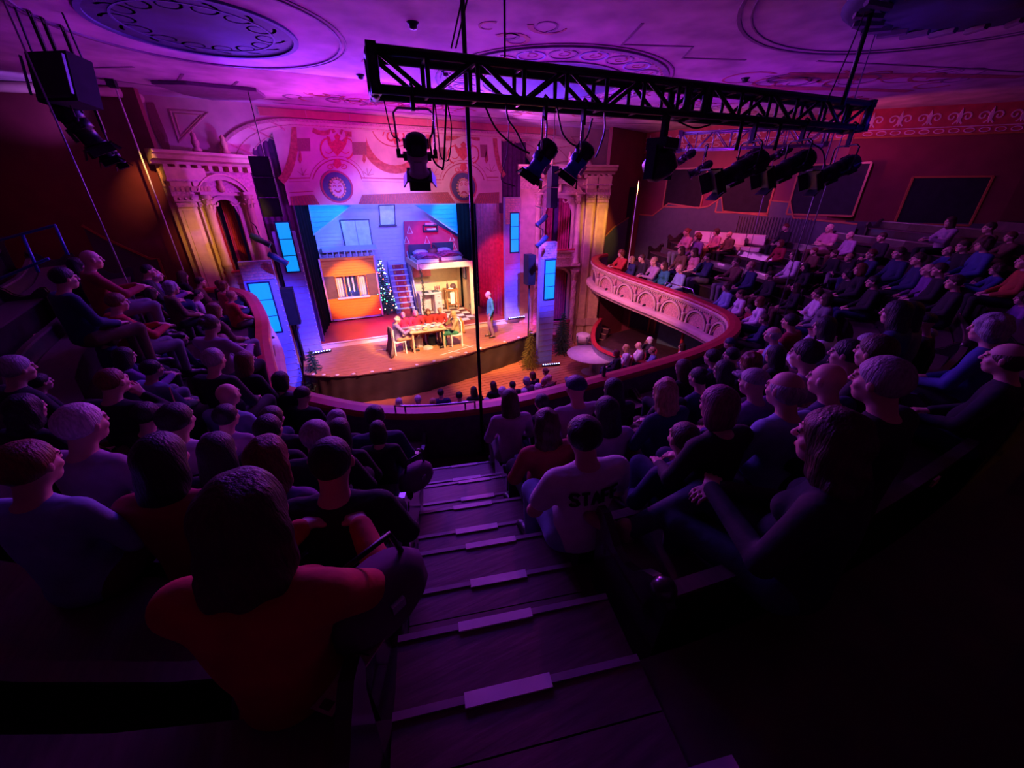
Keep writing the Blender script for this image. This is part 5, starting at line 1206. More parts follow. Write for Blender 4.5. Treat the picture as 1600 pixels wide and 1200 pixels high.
# fixtures
def fixture(pos,aim,s,lab,body=BLACK,yk=.42,hang=None,lens=PALE,barn=True,brk=BLU,clamp_to=None,zs=1.0,ykm=CHROME):
    pos=Vector(pos);aim=Vector(aim);dr=(aim-pos).normalized();t=thing('stage_spotlight',lab,'stage light',pos)
    Q=Matrix.Translation(pos)@dr.to_track_quat('Z','Y').to_matrix().to_4x4()@Matrix.Diagonal((s,s,s*zs,1))
    MB(Q).lathe([(0,-.27),(.05,-.265),(.085,-.235),(.105,-.18),(.11,-.10),(.10,-.04),(.095,.0)],20).build('reflector_housing',body,t)
    for k in range(6):
        a=k*math.pi/3;q=MB(Q);q.box((.108*math.cos(a),.108*math.sin(a),-.13),(.02,.012,.14),rz=a);q.build('cooling_fin',body,t)
    MB(Q).lathe([(.0,.0),(.10,.0),(.10,.12),(.082,.13),(.082,.30),(.10,.31),(.10,.34),(.0,.34)],20).build('lens_barrel',brk,t)
    q=MB(Q);q.box((0,.0,.06),(.26,.05,.10));q.build('shutter_gate',body,t)
    for s_ in (-1,1): q=MB(Q);q.box((s_*.16,0,.06),(.06,.012,.05));q.build('shutter_handle',body,t)
    q=MB(Q);q.box((.0,-.105,.15),(.07,.03,.18));q.build('side_plate',lens,t)
    q=MB(Q);q.box((0,0,.36),(.24,.24,.03));q.build('gel_frame',body,t)
    if barn:
        for k in range(4): a=k*math.pi/2;q=MB(Q@Matrix.Rotation(a,4,'Z')@Matrix.Translation((.12,0,.38))@Matrix.Rotation(.35,4,'Y'));q.box((0,0,.05),(.012,.2,.11));q.build('barn_door',body,t)
    MB(Q).lathe([(.0,.345),(.085,.345),(.06,.355),(0,.36)],16).build('lens',GLASS,t)
    # yoke up to the hook clamp
    sx=(Q.to_3x3()@Vector((1,0,0)));sx.z=0;sx.normalize();w_=.17*s;top=pos+Vector((0,0,yk))
    MB().tube([pos+sx*w_,pos+sx*w_*1.05+Vector((0,0,yk*.9)),pos+sx*w_*.8+Vector((0,0,yk)),pos-sx*w_*.8+Vector((0,0,yk)),pos-sx*w_*1.05+Vector((0,0,yk*.9)),pos-sx*w_],.011,7).build('yoke',ykm,t)
    for s_ in (-1,1): MB().lathe([(.0,-.02),(.03,-.02),(.03,.02),(0,.02)],8,M=Matrix.Translation(pos+sx*w_*s_)@sx.to_track_quat('Z','Y').to_matrix().to_4x4()).build('yoke_knob',body,t)
    hz=(clamp_to or top.z+.12);MB().box((top.x,top.y,(top.z+hz)/2),(.035,.05,hz-top.z+.04)).build('hook_clamp',body,t);MB().tube([(top.x,top.y-.03,hz-.02),(top.x,top.y-.05,hz+.03),(top.x,top.y,hz+.06),(top.x,top.y+.05,hz+.02)],.014,6).build('clamp_hook',body,t)
    return t
bz=T0.z-.145
def under(px,py,k=None):
    """a point hanging under the truss line seen in column px"""
    best=None;sg_=1 if (T0+ts_-CP).xy.length<(T0-ts_-CP).xy.length else -1;kk=(600-py)/FP
    for i in range(600):
        p=T0+td*(TL*i/600)+ts_*sg_*.145;v=p-CP;r_=v.x*cA-v.y*sA;f=v.x*sA+v.y*cA;vz=f*(kk*cT-sT)/(cT+kk*sT);x=800+FP*r_/(f*cT-vz*sT)
        if best is None or abs(x-px)<best[0]: best=(abs(x-px),Vector((p.x,p.y,CZ+vz)))
    return best[1]
p=under(652,238);fixture(p,(1.9,8,-.9),1.05,'first ellipsoidal spotlight under the left end of the black truss',brk=PALE,yk=.36,clamp_to=bz,zs=.6)
p=under(850,243);fixture(p,(-1.2,7,-1.5),1.02,'second ellipsoidal spotlight under the truss, left of a matching one',yk=.34,clamp_to=bz,zs=.6)
p=under(908,246);fixture(p,(-.8,7,-1.5),1.0,'third ellipsoidal spotlight under the truss, right of a matching one',yk=.33,clamp_to=bz,zs=.6)
lf=lambda px,py:under(px,py)
for px,py,s,l in ((1165,262,1.30,'nearest'),(1240,258,1.25,'middle'),(1312,264,1.2,'rightmost')):
    p=lf(px,py);fixture(p,p-ts_*0+Vector((-3.2,1.2,-1.5)),s,'large black ellipsoidal spotlight in silhouette, %s of three at the right end of the truss'%l,brk=BLACK,lens=BLACK,yk=.30,clamp_to=bz,zs=.85,ykm=BLACK)
# moving head
p=under(1030,258);mh=thing('moving_head','bulky black moving head light hanging under the middle of the truss','stage light',p)
MB().box(p+Vector((0,0,.22)),(.30,.26,.12),rz=.3).build('head_base',BLACK,mh)
for s_ in (-1,1): MB().box(p+Vector((s_*.19,s_*.05,.02)),(.05,.12,.36),rz=.3).build('yoke_arm',BLACK,mh)
MB().lathe([(.0,-.2),(.12,-.18),(.17,-.08),(.17,.08),(.12,.17),(0,.17)],18,M=Matrix.Translation(p)@Vector((-.6,1,-.6)).to_track_quat('Z','Y').to_matrix().to_4x4()).build('lamp_head',BLACK,mh)
MB().box(Vector((p.x,p.y,(p.z+.26+bz)/2)),(.10,.05,bz-p.z-.24),rz=.3).build('hook_clamp',BLACK,mh);MB().strip([p+Vector((-.12,-.16,.17)),p+Vector((.14,-.10,.17))],(0,-.6,1),.03,.01).build('trim_edge',CHROME,mh)
# assorted small lamps on the far truss
for px,py,l in ((1072,245,'first'),(1098,262,'second'),(1175,240,'third'),(1222,238,'fourth')):
    p=dep(px,py,8.8);fixture(p,p+Vector((-2,3,-2)),.8,'small black spotlight under the far silver truss, %s from the left'%l,yk=.22,brk=BLACK,lens=BLACK,barn=False,clamp_to=a_.z-.17)
for px,py in ((1150,205),(1210,205)):
    q=under(px,py+30);MB().tube([q,Vector((q.x,q.y,bz))],.025,6).build('hanging_bar',BLACK,label='short black drop pipe below the truss right half, %s one'%('left' if px<1200 else 'right'),cat='pipe')
# cables
def cable(pts,r,lab,m=BLACK,name='cable'): return MB().tube(crom(pts,8),r,5).build(name,m,label=lab,cat='cable')
z0=bz-.0
def dc(px,py,dz=0): 
    q=under(px,py);return q+Vector((0,0,dz))
cable([dc(598,152),dc(612,208),dc(622,216),dc(625,222)],.006,'thin safety wire left of the first spotlight, reaching up to the truss')
cable([dc(678,160),dc(676,205),dc(671,220),dc(678,250),dc(688,262),dc(693,255),dc(697,160)],.010,'cable looping from truss to the first spotlight on its right')
cable([dc(679,162),dc(686,215),dc(690,245),dc(701,248),dc(706,200),dc(700,165)],.006,'thin loop of cable right of the first spotlight')
cable([dc(756,160),dc(775,200),dc(800,225),dc(828,240)],.010,'long cable sagging from the truss to the second spotlight')
cable([dc(790,150),dc(794,185),dc(806,205),dc(822,235)],.010,'cable dropping from the truss beside second spotlight')
cable([dc(795,190),dc(792,240),dc(783,280),dc(805,291)],.005,'thin wire hanging below the second spotlight cable')
cable([dc(870,168),dc(880,210),dc(900,228),dc(916,215),dc(925,185)],.010,'cable sagging between the third spotlight and truss')
cable([dc(944,175),dc(945,205),dc(935,235),dc(930,246)],.010,'cable right of the third spotlight')
cable([dc(1060,190),dc(1085,200),dc(1110,195)],.010,'cable sagging below the truss beside the moving head')
cable([dc(1290,185),dc(1262,215),dc(1285,235),dc(1290,260)],.010,'cable loop above the right hand silhouetted spotlights')
for k,(px,dpx,lab) in enumerate(((705,713,'left'),(712,722,'right'))):
    a=dep(px,75,3.2);b=dep(dpx+22,-60,2.6);MB().tube([a,b],.007,5).build('hanger_cable',BLACK,label='black hanger cable rising from the truss, %s of the pair left of the pole'%lab,cat='cable')
a=dep(789,90,3.3);MB().tube([a,Vector((a.x,a.y,HZ))],.010,5).build('hanger_cable',BLACK,label='hanger cable rising from the truss just right of the pole',cat='cable');MB().lathe([(.07,-.06),(.07,-.02),(.10,0)],8,(a.x,a.y,HZ)).build('ceiling_hook',BLACK,label='ceiling hook plate above the hanger cable right of the pole',cat='hook')
a=dep(1316,165,5.1);b=Vector((a.x,a.y,HZ));MB().tube([a,b],.03,6).build('drop_pipe',BLACK,label='black drop pipe from the ceiling to the right end of the truss',cat='pipe')
t=thing('ceiling_bracket','dark bracket plate on the ceiling above the right truss end','bracket',b);MB().box(b+Vector((.18,-.1,-.04)),(.62,.16,.07),rz=-.25).build('bracket_plate',BLACK,t);MB().box(b+Vector((-.1,0,-.10)),(.10,.12,.12)).build('bracket_block',BLACK,t)
MB().tube(crom([b+Vector((-.12,0,-.1)),b+Vector((-.2,0,-.5)),a+Vector((-.35,0,.02))],8),.008,5).build('cable',BLACK,label='thin cable curving from the ceiling bracket to the truss',cat='cable')
# the tall black pole from the rail to the ceiling
pb=at(752,646,1.96);t=thing('support_pole','tall thin black pole from balcony front up to the ceiling','pole',(pb.x,pb.y,1.2))
MB().tube([(pb.x,pb.y,1.22),(pb.x-.02,pb.y,HZ)],.024,10).build('pole_tube',BLACK,t);MB().lathe([(.09,0),(.09,.02),(.03,.03)],12,(pb.x,pb.y,1.23)).build('floor_flange',BLACK,t)
# taut cables: (px,py,z) top and foot
def taut(a,b,r,lab,m=BLACK): 
    return MB().tube([a,b],r,6).build('taut_cable',m,label=lab,cat='cable')
SIL=mat('grey_wire_rope',(.30,.28,.34),.4,metal=.6)
a=dep(86,160,5.6);b=dep(250,590,5.6*1.0);b=Vector((a.x,a.y,1.5)) if 0 else b
def vert(px,py,zc,z0_,z1_,r,lab,m=SIL,lean=(0,0)):
    q=dep(px,py,zc);return MB().tube([(q.x+lean[0],q.y+lean[1],z0_),(q.x-lean[0]*.3,q.y-lean[1]*.3,z1_)],r,6).build('taut_cable',m,label=lab,cat='cable')
vert(150,330,5.6,1.9,HZ,.011,'left wire rope falling from the hanging speakers into the left audience')
vert(228,265,9.0,2.2,HZ,.016,'wire rope at the left wall glowing in a warm beam',WHITE)
vert(1252,370,8.5,2.4,HZ,.014,'right wire rope slanting down through right gallery audience')
vert(1187,330,10.2,2.6,6.6,.008,'thin far wire rope in front of the dark right windows')
vert(1304,250,6.2,2.9,HZ,.008,'thin wire rope near the rightmost silhouetted spotlight')
vert(996,300,12.6,2.6,5.35,.014,'white rope at the corner of right gallery glowing at its top',WHITE)
# hanging speakers at the top left
p=dep(102,128,5.2);sp=thing('hanging_speaker','large black loudspeaker box hanging at the upper left','loudspeaker',p);Q=Matrix.Translation(p)@Matrix.Rotation(-.55,4,'Z')@Matrix.Rotation(-.18,4,'X')
q=MB(Q);q.box((0,0,0),(.62,.30,.56));q.build('cabinet',BLACKM,sp);q=MB(Q);q.box((0,-.155,0),(.54,.02,.48));q.build('grille',BLACKM,sp)
for s_ in (-1,1): q=MB(Q);q.box((s_*.315,-.2,0),(.012,.03,.44));q.build('side_bracket',STEEL,sp)
q=MB(Q);q.box((0,.0,-.24),(.5,.4,.03));q.build('lower_plate',BLACK,sp)
for dx in (-.25,.25): MB().tube([p+Vector((dx,.1,.2)),(p.x+dx*.9,p.y+.1,HZ)],.012,5).build('hanging_wire',BLACK,sp)
for k,(px,py,zc,s) in enumerate(((118,190,5.5,1.5),(146,222,5.8,1.1),(176,240,6.1,.75))):
    p=dep(px,py,zc);fixture(p,(.5,10,-3),s,'dark stage lamp hanging below the upper left speaker, %s'%['nearest','middle','farthest'][k],yk=.3,brk=BLACK,lens=BLACK,zs=.6,ykm=BLACK,clamp_to=HZ-.05)
p=dep(174,128,8);cabinet('small_box_speaker',p,(.14,.16,.2),0,0,'tiny dark box on the ceiling edge near the left corner')
# small lamps clipped to the boxes
LL=mat('lamp_glow',(1,1,1),.3,emit=(1,.9,.85),es=12)
for px,py,zc,l in ((408,376,10.2,'upper lamp before the left box'),(436,405,10.2,'lower lamp before the left box'),(846,345,12.2,'upper lamp before the right box'),(846,378,12.2,'lower lamp before the right box')):
    p=dep(px,py,zc);t=thing('side_lamp','small blue-lit '+l,'stage light',p);dr=Vector((.9 if px<600 else -.9,-.2,-.6)).normalized()
    M_=Matrix.Translation(p)@dr.to_track_quat('Z','Y').to_matrix().to_4x4();MB(M_).lathe([(.0,-.28),(.07,-.26),(.09,-.1),(.07,.05),(.07,.2),(.08,.22)],14).build('lamp_body',NAVY,t);MB(M_).lathe([(.0,.2),(.055,.21),(0,.22)],12).build('lamp_lens',LL if px>600 else GLASS,t)
    MB().tube([p,p+Vector((-.05 if px<600 else .12,.15,.35)),p+Vector((-.25 if px<600 else .35,1.1,.40))],.015,5).build('bracket_arm',BLACK,t)
# front guard rails on the balcony edge
def guard(pts,lab,m=CHROME):
    t=thing('guard_rail',lab,'rail',pts[0]);MB().tube(pts,.017,8).build('rail_tube',m,t);return t
def rs(px,py): 
    q=at(px,py,2.05);return min((((rail(6+i*.05)[0]-q).xy.length),6+i*.05) for i in range(300))[1]
sa_=rs(620,645);sb_=rs(745,640)
pts=[]
for k in range(9): s=sa_+(sb_-sa_)*k/8;p,nn_=rail(s);pts.append(p+nn_*.12+Vector((0,0,.16)))
lowp=[p+Vector((0,0,-.22)) for p in pts];P_=[lowp[1].lerp(lowp[0],.3),lowp[0].lerp(pts[0],.15)]+pts+[lowp[-1].lerp(pts[-1],.15),lowp[-2].lerp(lowp[-1],.7)]
t=guard(P_,'curved steel guard rail on the balcony front at the foot of the aisle')
for q in (pts[1],pts[-2]): MB().tube([q,q-Vector((0,0,.5))],.014,6).build('guard_post',CHROME,t)
P_=[at(1038,447,2.5),at(1041,441,2.6),at(1082,452,2.5),at(1085,461,2.4)];guard(P_,'pale bent guard rail behind the right gallery rail',CHROME)
t=thing('side_handrail','blue-lit square tube handrail at the far left of the balcony','rail',dep(40,400,5.2))
for pts in (((-12,378),(86,352),(106,398)),((34,365),(60,425)),((-5,437),(76,404))): MB().tube([dep(x,y,5.4) for x,y in pts],.020,6).build('rail_tube',BLU,t)
cable([dep(265,606,4.6),dep(275,632,4.5),dep(290,652,4.4),dep(307,665,4.3)],.010,'orange cord curving down between seats in the left audience',TRIMO,'orange_cord')
# pale sofa against the right gallery wall
sf=thing('white_sofa','long white cushioned bench against the dark right gallery wall','sofa',A(1.2,3.5,.4))
def SU(px,py): P=onwall(px,py,a,b,.45) if False else onwall(px,py,Vector((*RW[0],0)),Vector((*RW[1],0)),.45);return P
p0,p1=SU(1086,366),SU(1196,378)
zb_=(p0.z+p1.z)/2
dd_=(p1-p0);dd_.z=0;LL_=dd_.length;dd_.normalize()
for k in range(4):
    c=p0+dd_*(LL_*(k+.5)/4);c.z=zb_-.02;MB().box(c,(LL_/4-.03,.14,.36),rz=math.atan2(dd_.y,dd_.x),rx=.12).build('back_cushion',WHITE,sf)
    c2=c+WNRM*.25+Vector((0,0,-.26));MB().box(c2,(LL_/4-.03,.42,.12),rz=math.atan2(dd_.y,dd_.x)).build('seat_cushion',WHITE,sf)
c=p0+dd_*LL_/2;c.z=zb_-.52;MB().box(c+WNRM*.2,(LL_,.5,.4),rz=math.atan2(dd_.y,dd_.x)).build('sofa_base',DKWOOD,sf)

# =================== SEATS ===================
def soff(j): return .60 if j==0 else start(j)+.40
def pew(j,s0,s1,lab,grp=None):
    n_=max(3,int((s1-s0)/.25));S_=[s0+(s1-s0)*i/n_ for i in range(n_+1)];c,_=offpt((s0+s1)/2,soff(j),None,j)
    t=thing('bench',lab,'bench',c,group=grp)
    def sec(name,m,prof,ss=None):
        P=[(offpt(s,soff(j),None,j)) for s in (ss or S_)];MB().sweep([(p,n) for p,n in P],prof).build(name,m,t)
    sec('seat',PEWS,[(-.24,.42),(-.25,.45),(.18,.44),(.20,.41)])
    sec('backrest',PEW,[(.19,.40),(.25,.60),(.29,.60),(.25,.36)]);sec('back_rail',PEWS,[(.235,.60),(.24,.63),(.31,.63),(.305,.60)])
    if j in (1,2,3,4):
        p,n=offpt((s0+s1)/2,soff(j),None,j);MB().box(p+n*.325+Vector((0,0,.60)),(.085,.012,.055),rz=math.atan2(-n.x,n.y)).build('seat_number_tag',mat('pink_tag',(.75,.25,.22),.6),t)
    sec('seat_skirt',PEW,[(-.19,.02),(-.19,.42),(-.16,.42),(-.16,.02)])
    for s,nm in ((s0,1),(s1,-1)):
        p,n=offpt(s,soff(j),None,j);tg=Vector((-n.y,n.x,0));prof=[(-.27,.0),(.30,.0),(.34,.60),(.30,.66),(.22,.67),(.15,.62),(.09,.54),(.0,.49),(-.10,.50),(-.17,.56),(-.24,.61),(-.31,.60),(-.33,.53),(-.29,.46)]
        e=MB().poly([p+n*a+Vector((0,0,b)) for a,b in prof],tg,.045).build('end_panel',PEW,t)
        q=p+n*.27+Vector((0,0,.64))+tg*.022;MB().lathe([(0,-.05),(.04,-.045),(.058,-.01),(.058,.01),(.04,.045),(0,.05)],12,M=Matrix.Translation(q)@tg.to_track_quat('Z','Y').to_matrix().to_4x4()).build('scroll_knob',PEW,e)
    return t
bench_id=0
OR=['first','second','third','fourth','fifth','sixth','seventh','eighth','ninth','tenth','eleventh','twelfth','thirteenth','fourteenth','fifteenth','sixteenth','seventeenth','eighteenth','nineteenth','twentieth']
RLAT=[.34,.34,.42,.50,.55,.55,.55,.55,.55]
for j in range(0,7):
    segs=[];cur=None
    s=S_L
    while s<S_R:
        p,_=offpt(s,soff(j)+.3,None,j);p2,_=offpt(s,soff(j),None,j)
        ok=inside(p.x,p.y) and not (p2.y<4.9 and -.53<aisle_lat(p2)<RLAT[j]) and not (p.y<-.3 and j>5) and p.y>-1.5
        if (p2.x+.1)**2+(p2.y+.25)**2<.45**2 or (j>=5 and p2.x<4.6 and aisle_lat(p2)>0) or (j==6 and p2.x>-2.5 and p2.x<4.6): ok=False
        if ok: cur=[s,s] if cur is None else [cur[0],s]
        elif cur: segs.append(cur);cur=None
        s+=.03
    if cur:segs.append(cur)
    row=[]
    for (a0,b0) in segs:
        if b0-a0<.6: continue
        k=max(1,round((b0-a0)/2.6));row+=[(a0+(b0-a0)*i/k+.03,a0+(b0-a0)*(i+1)/k-.03) for i in range(k)]
    for i,(u,v) in enumerate(row):
        mp=offpt((u+v)/2,soff(j),None,j)[0]
        pew(j,u,v,'dark wooden bench, %s from the left end of the %s row up from the rail'%(OR[i],OR[j]))
# =================== PEOPLE ===================
POSES=['lap','crossed','chin','legover','forward'];HAIRS=['short','crop','fringe','curly','bob','long','wavy','bun','pony','cap','beanie']
MESH={}
def pm(kind,*k):
    key=(kind,)+k
    if key not in MESH:
        if kind=='body': me=fig_body(k[0],k[1],.0115 if k[2] else .017)
        if kind=='top': me=fig_top(k[0],k[1],.011 if k[3] else .016,k[2])
        if kind=='legs': me=fig_legs(k[0],.013 if k[1] else .018)
        if kind=='shoes': me=fig_shoes(k[0],.013,k[1])
        if kind=='hair': me=fig_hair(k[0],.0065 if k[1] else .010)
        if kind=='body':
            for m in (SKIN,EYE,LIP): me.materials.append(m)
        else: me.materials.append({'top':CLOTH,'legs':CLOTH,'shoes':LEATH,'hair':HAIRM}[kind])
        MESH[key]=me
    return MESH[key]
SK={'p':(.62,.38,.29),'t':(.50,.30,.21),'b':(.26,.14,.09)}
HC_={'black':(.012,.010,.012),'brown':(.06,.03,.018),'auburn':(.16,.045,.02),'blond':(.42,.27,.13),'grey':(.30,.29,.31),'white':(.62,.60,.62)}
TC={'black':(.012,.012,.016),'navy':(.015,.025,.09),'grey':(.16,.16,.18),'white':(.62,.60,.64),'pink':(.50,.20,.28),'red':(.45,.03,.03),'crimson':(.30,.015,.04),'teal':(.02,.18,.20),'light blue':(.22,.33,.50),'blue':(.04,.07,.24),'olive':(.10,.11,.05),'brown':(.12,.06,.04),'purple':(.16,.06,.26),'green':(.03,.18,.11),'mauve':(.35,.24,.36),'tan':(.38,.26,.15),'orange':(.28,.05,.02)}
HN={'short':'short %s hair','crop':'cropped %s hair','fringe':'balding %s hair','curly':'curly %s hair','bob':'a %s bob','long':'long straight %s hair','wavy':'long wavy %s hair','bun':'%s hair in a bun','pony':'a %s ponytail','cap':'a %s cap','beanie':'a %s knitted hat','bald':'bald head'}
PN={'lap':'hands in lap','crossed':'arms folded','chin':'chin resting on hand','legover':'legs crossed','forward':'leaning arms forward'}
PEOPLE=[]
def person(loc,face,pose,fem,hair,hc,top,long_=True,sk='p',tr='navy',sc_=1.0,hi=False,where='',grp=None,label=None,name='person',tilt=0):
    b=ob(name,pm('body',pose,fem,hi),None);b.location=loc;b.rotation_euler=(0,tilt,math.atan2(-face[0],face[1]));w_=random.uniform(.96,1.10)*(1.06 if not fem else .97)
    b.scale=(sc_*w_,sc_,sc_);b.color=(*SK[sk],1);H=Vector(HC)
    # the head keeps its own width and is a touch larger than the shrunken trunk
    for nm,k,c in (('shirt',('top',pose,fem,long_,hi),TC[top]),('trousers',('legs',pose,hi),TC[tr]),('shoe',('shoes',pose,-1),(.02,.015,.015)),('shoe',('shoes',pose,1),(.02,.015,.015))):
        o=ob(nm,pm(*k),b);o.color=(*c,1)
    if hair!='bald':
        o=ob('hair' if hair not in('cap','beanie') else hair,pm('hair',hair,hi),b);o.color=(*HC_.get(hc,TC.get(hc,(.05,.05,.05))),1)
    hd=(HN[hair]%hc) if '%' in HN[hair] else HN[hair]
    lab=label or '%s top, %s, %s'%(top,hd,where.replace('right middle benches','right middle').replace('rear right benches','rear right'))
    return tag(b,lab,'person',grp)
def seat_solve(px,py,jset=range(0,9),zc=None):
    """row and place of a seated figure whose head top shows at this pixel: the ray is followed down to each row"""
    best=None;d=ray(px,py)
    if zc:
        p=dep(px,py,zc);D=np.hypot(RX[:,0]-p.x,RX[:,1]-p.y);i=int(D.argmin());rp,n=SPT[i];j=0
        while start(j+1)<D[i]: j+=1
        h=p.z-floorz(j,rp.z,SS[i]);sc=max(.88,min(1.10,h/1.31));return (0,j,Vector((p.x,p.y,p.z-1.31*sc)),1.31*sc,SS[i],n)
    for j in jset:
        so=soff(j)-.02;prev=None
        for k in range(1,420):
            t=k*.045/ math.hypot(d.x,d.y);p=CP+d*t
            if p.z<1.0: break
            D=np.hypot(RX[:,0]-p.x,RX[:,1]-p.y);i=int(D.argmin());rp,n=SPT[i]
            q_=Vector((p.x-rp.x,p.y-rp.y,0));o=D[i]*(1 if q_.dot(n)>0 else -1)
            if prev is not None and (prev-so)*(o-so)<=0 and S_L-.8<SS[i]<S_R+.8 and abs(q_.normalized().dot(n))>.8:
                h=p.z-floorz(j,rp.z,SS[i]);e=abs(h-1.31);v_=p-CP;Z_=(v_.x*sA+v_.y*cA)*cT-v_.z*sT
                if Z_>3.3 and (.80<h<1.66 or (.45<h<2.05 and (px<430 or px>1240))) and inside(p.x,p.y) and (best is None or e<best[0]): sc=max(.84,min(1.12,h/1.31));best=(e,j,Vector((p.x,p.y,p.z-h+(h-1.31*sc)*.6)),1.31*sc,SS[i],n)
            prev=o
    if best is None:
        for k in range(60,420):
            p=CP+d*(k*.045/math.hypot(d.x,d.y));D=np.hypot(RX[:,0]-p.x,RX[:,1]-p.y);i=int(D.argmin());rp,n=SPT[i];q_=Vector((p.x-rp.x,p.y-rp.y,0))
            if q_.dot(n)<0 or D[i]<.42 or not inside(p.x,p.y) or p.y>12.9: continue
            j=0
            while start(j+1)<D[i]: j+=1
            f_=floorz(j,rp.z,SS[i]);h=p.z-f_;e=abs(h-1.31)
            if j<8 and (best is None or e<best[0]): best=(e,j,Vector((p.x,p.y,f_)),1.31,SS[i],n)
        if best and best[0]>.45: best=None
    return best

ZC={(797,612):4.3,(848,619):4.6,(903,592):3.9,(856,645):3.1,(918,659):2.25,(953,626):3.2,(962,595):3.9,(980,588):4.1,(1012,590):4.2,(1048,572):3.9,(1045,598):3.1,(1078,666):2.4,(1055,672):2.6,(1142,583):2.7,(1135,610):2.1,(1242,586):2.2,(1308,572):2.4,(1272,535):3.2,(1338,534):3.2,(1385,529):2.6,(1402,566):1.9,(1487,536):1.9,(1594,540):2.6,(1330,652):1.45,(22,622):2.8,(105,640):2.2,(192,652):2.2,(262,637):2.8,(347,603):4,(345,637):3.4,(418,640):3.8,(453,646):4,(411,655):3,(447,664):3.2,(487,664):2.5,(513,662):4.6,(583,638):3.9,(588,662):3.6,(232,690):1.8,(405,692):2.0,(508,694):1.6,(563,665):2.5,(15,702):1.6,(352,764):0.95,(68,430):4.4,(88,420):4.6,(132,392):5.4,(174,460):5.4,(322,494):5,(326,548):4.2,(408,548):5,(376,552):5,(145,528):5,(8,560):3.5,(160,508):5}
STG=Vector((3.0,14.2,0))
POP=[]
def P(px,py,hair,hc,top,pose='lap',fem=None,sk='p',long_=True,zone='',hi=False,rows=None,label=None,turn=0,tr=None,sc_=None,zc=None):
    if fem is None: fem=hair in('bob','long','wavy','bun','pony')
    r=seat_solve(px,py,rows if rows is not None else range(0,9),zc or ZC.get((px,py)))
    if r is None: print('NOSEAT',px,py,zone);return
    POP.append(dict(px=px,py=py,r=r,hair=hair,hc=hc,top=top,pose=pose,fem=fem,sk=sk,long_=long_,zone=zone,hi=hi,label=label,turn=turn,tr=tr,sc_=sc_))
Zl='left gallery'
for a_ in [(132,392,'bald','','crimson','forward'),(112,404,'long','black','black'),(222,406,'crop','black','black'),(238,422,'fringe','white','purple','forward'),(283,430,'long','brown','black'),(309,434,'short','brown','brown'),(323,438,'curly','auburn','crimson'),(340,440,'short','brown','black'),(304,453,'crop','black','white'),(321,452,'bob','auburn','brown'),(358,455,'short','blond','red'),(327,472,'fringe','grey','grey','legover'),(322,494,'bun','brown','mauve','forward'),(326,548,'short','grey','black'),(376,552,'long','auburn','black'),
 (88,420,'short','black','navy'),(68,430,'short','black','light blue'),(174,460,'short','auburn','red','forward'),(232,450,'long','brown','brown'),(248,460,'short','black','black'),(160,508,'bob','brown','navy'),(145,528,'bob','black','purple'),(150,558,'crop','auburn','black','chin'),(8,560,'short','grey','black'),(200,500,'short','black','black'),(270,505,'short','black','navy'),(185,545,'long','black','purple','forward'),(268,455,'curly','grey','brown'),(372,468,'short','black','black'),(290,470,'short','black','black'),(110,480,'bob','black','black'),(345,520,'long','brown','mauve')]:
    P(*a_,zone=Zl)
for a_ in [(408,548,'beanie','black','black'),(432,578,'bob','black','black')]: P(*a_,zone='left rail corner')
Zn='left of the steps'
for a_ in [(22,622,'wavy','black','black','lap'),(105,640,'short','white','mauve'),(192,652,'long','black','black'),(262,637,'short','black','white'),(347,603,'bald','','light blue'),(345,637,'short','black','mauve'),(418,640,'short','brown','black'),(453,646,'short','grey','black'),(411,655,'short','black','black'),(447,664,'long','black','black'),(487,664,'short','grey','black'),(513,662,'short','black','black'),(583,638,'short','black','navy'),(588,662,'bob','black','black'),(60,600,'short','black','black'),(300,690,'short','black','black')]:
    P(*a_,zone=Zn)
for a_ in [(232,690,'long','black','crimson','lap'),(405,692,'wavy','auburn','purple','lap'),(508,694,'crop','black','black','lap'),(563,665,'long','black','black','lap')]: P(*a_,zone=Zn,hi=True)
P(15,702,'short','auburn','light blue','lap',zone=Zn,hi=True)
P(352,764,'wavy','brown','red','forward',zone=Zn,hi=True,rows=[5],label='person with magenta-lit brown hair in red sweater close by at lower left')
P(30,950,'long','brown','purple','lap',zone=Zn,hi=True,rows=[6],label='long brown hair, purple top, profile at the bottom left corner')
Zr='right of the steps'
P(797,612,'long','brown','mauve','lap',zone=Zr,hi=True);P(848,619,'short','black','black','lap',zone=Zr,hi=True);P(903,592,'cap','navy','mauve','lap',fem=0,zone=Zr,hi=True)
P(856,645,'wavy','brown','crimson','lap',long_=True,zone=Zr,hi=True)
P(918,659,'short','black','white','lap',long_=False,zone=Zr,hi=True,fem=0,label='child with short dark hair in white staff shirt right of the aisle',turn=0,tr='light blue')
P(953,626,'long','black','mauve','lap',zone=Zr,hi=True);P(962,595,'long','black','black',zone=Zr,hi=True);P(980,588,'fringe','grey','black',fem=0,zone=Zr)
P(1012,590,'bun','black','navy',zone=Zr,hi=True);P(1048,572,'bald','','mauve',zone=Zr);P(1045,598,'wavy','blond','navy','lap',zone=Zr,hi=True)
P(1078,666,'crop','brown','navy','lap',zone=Zr,hi=True,sk='p');P(1055,672,'bob','black','black',zone=Zr,sc_=.86)
for a_ in [(1072,564,'long','brown','black'),(1097,567,'long','black','black'),(1118,548,'short','black','navy'),(1155,560,'curly','auburn','black'),(1195,549,'long','black','black'),(1182,545,'short','black','blue'),(1215,508,'fringe','grey','light blue')]: P(*a_,zone=Zr)
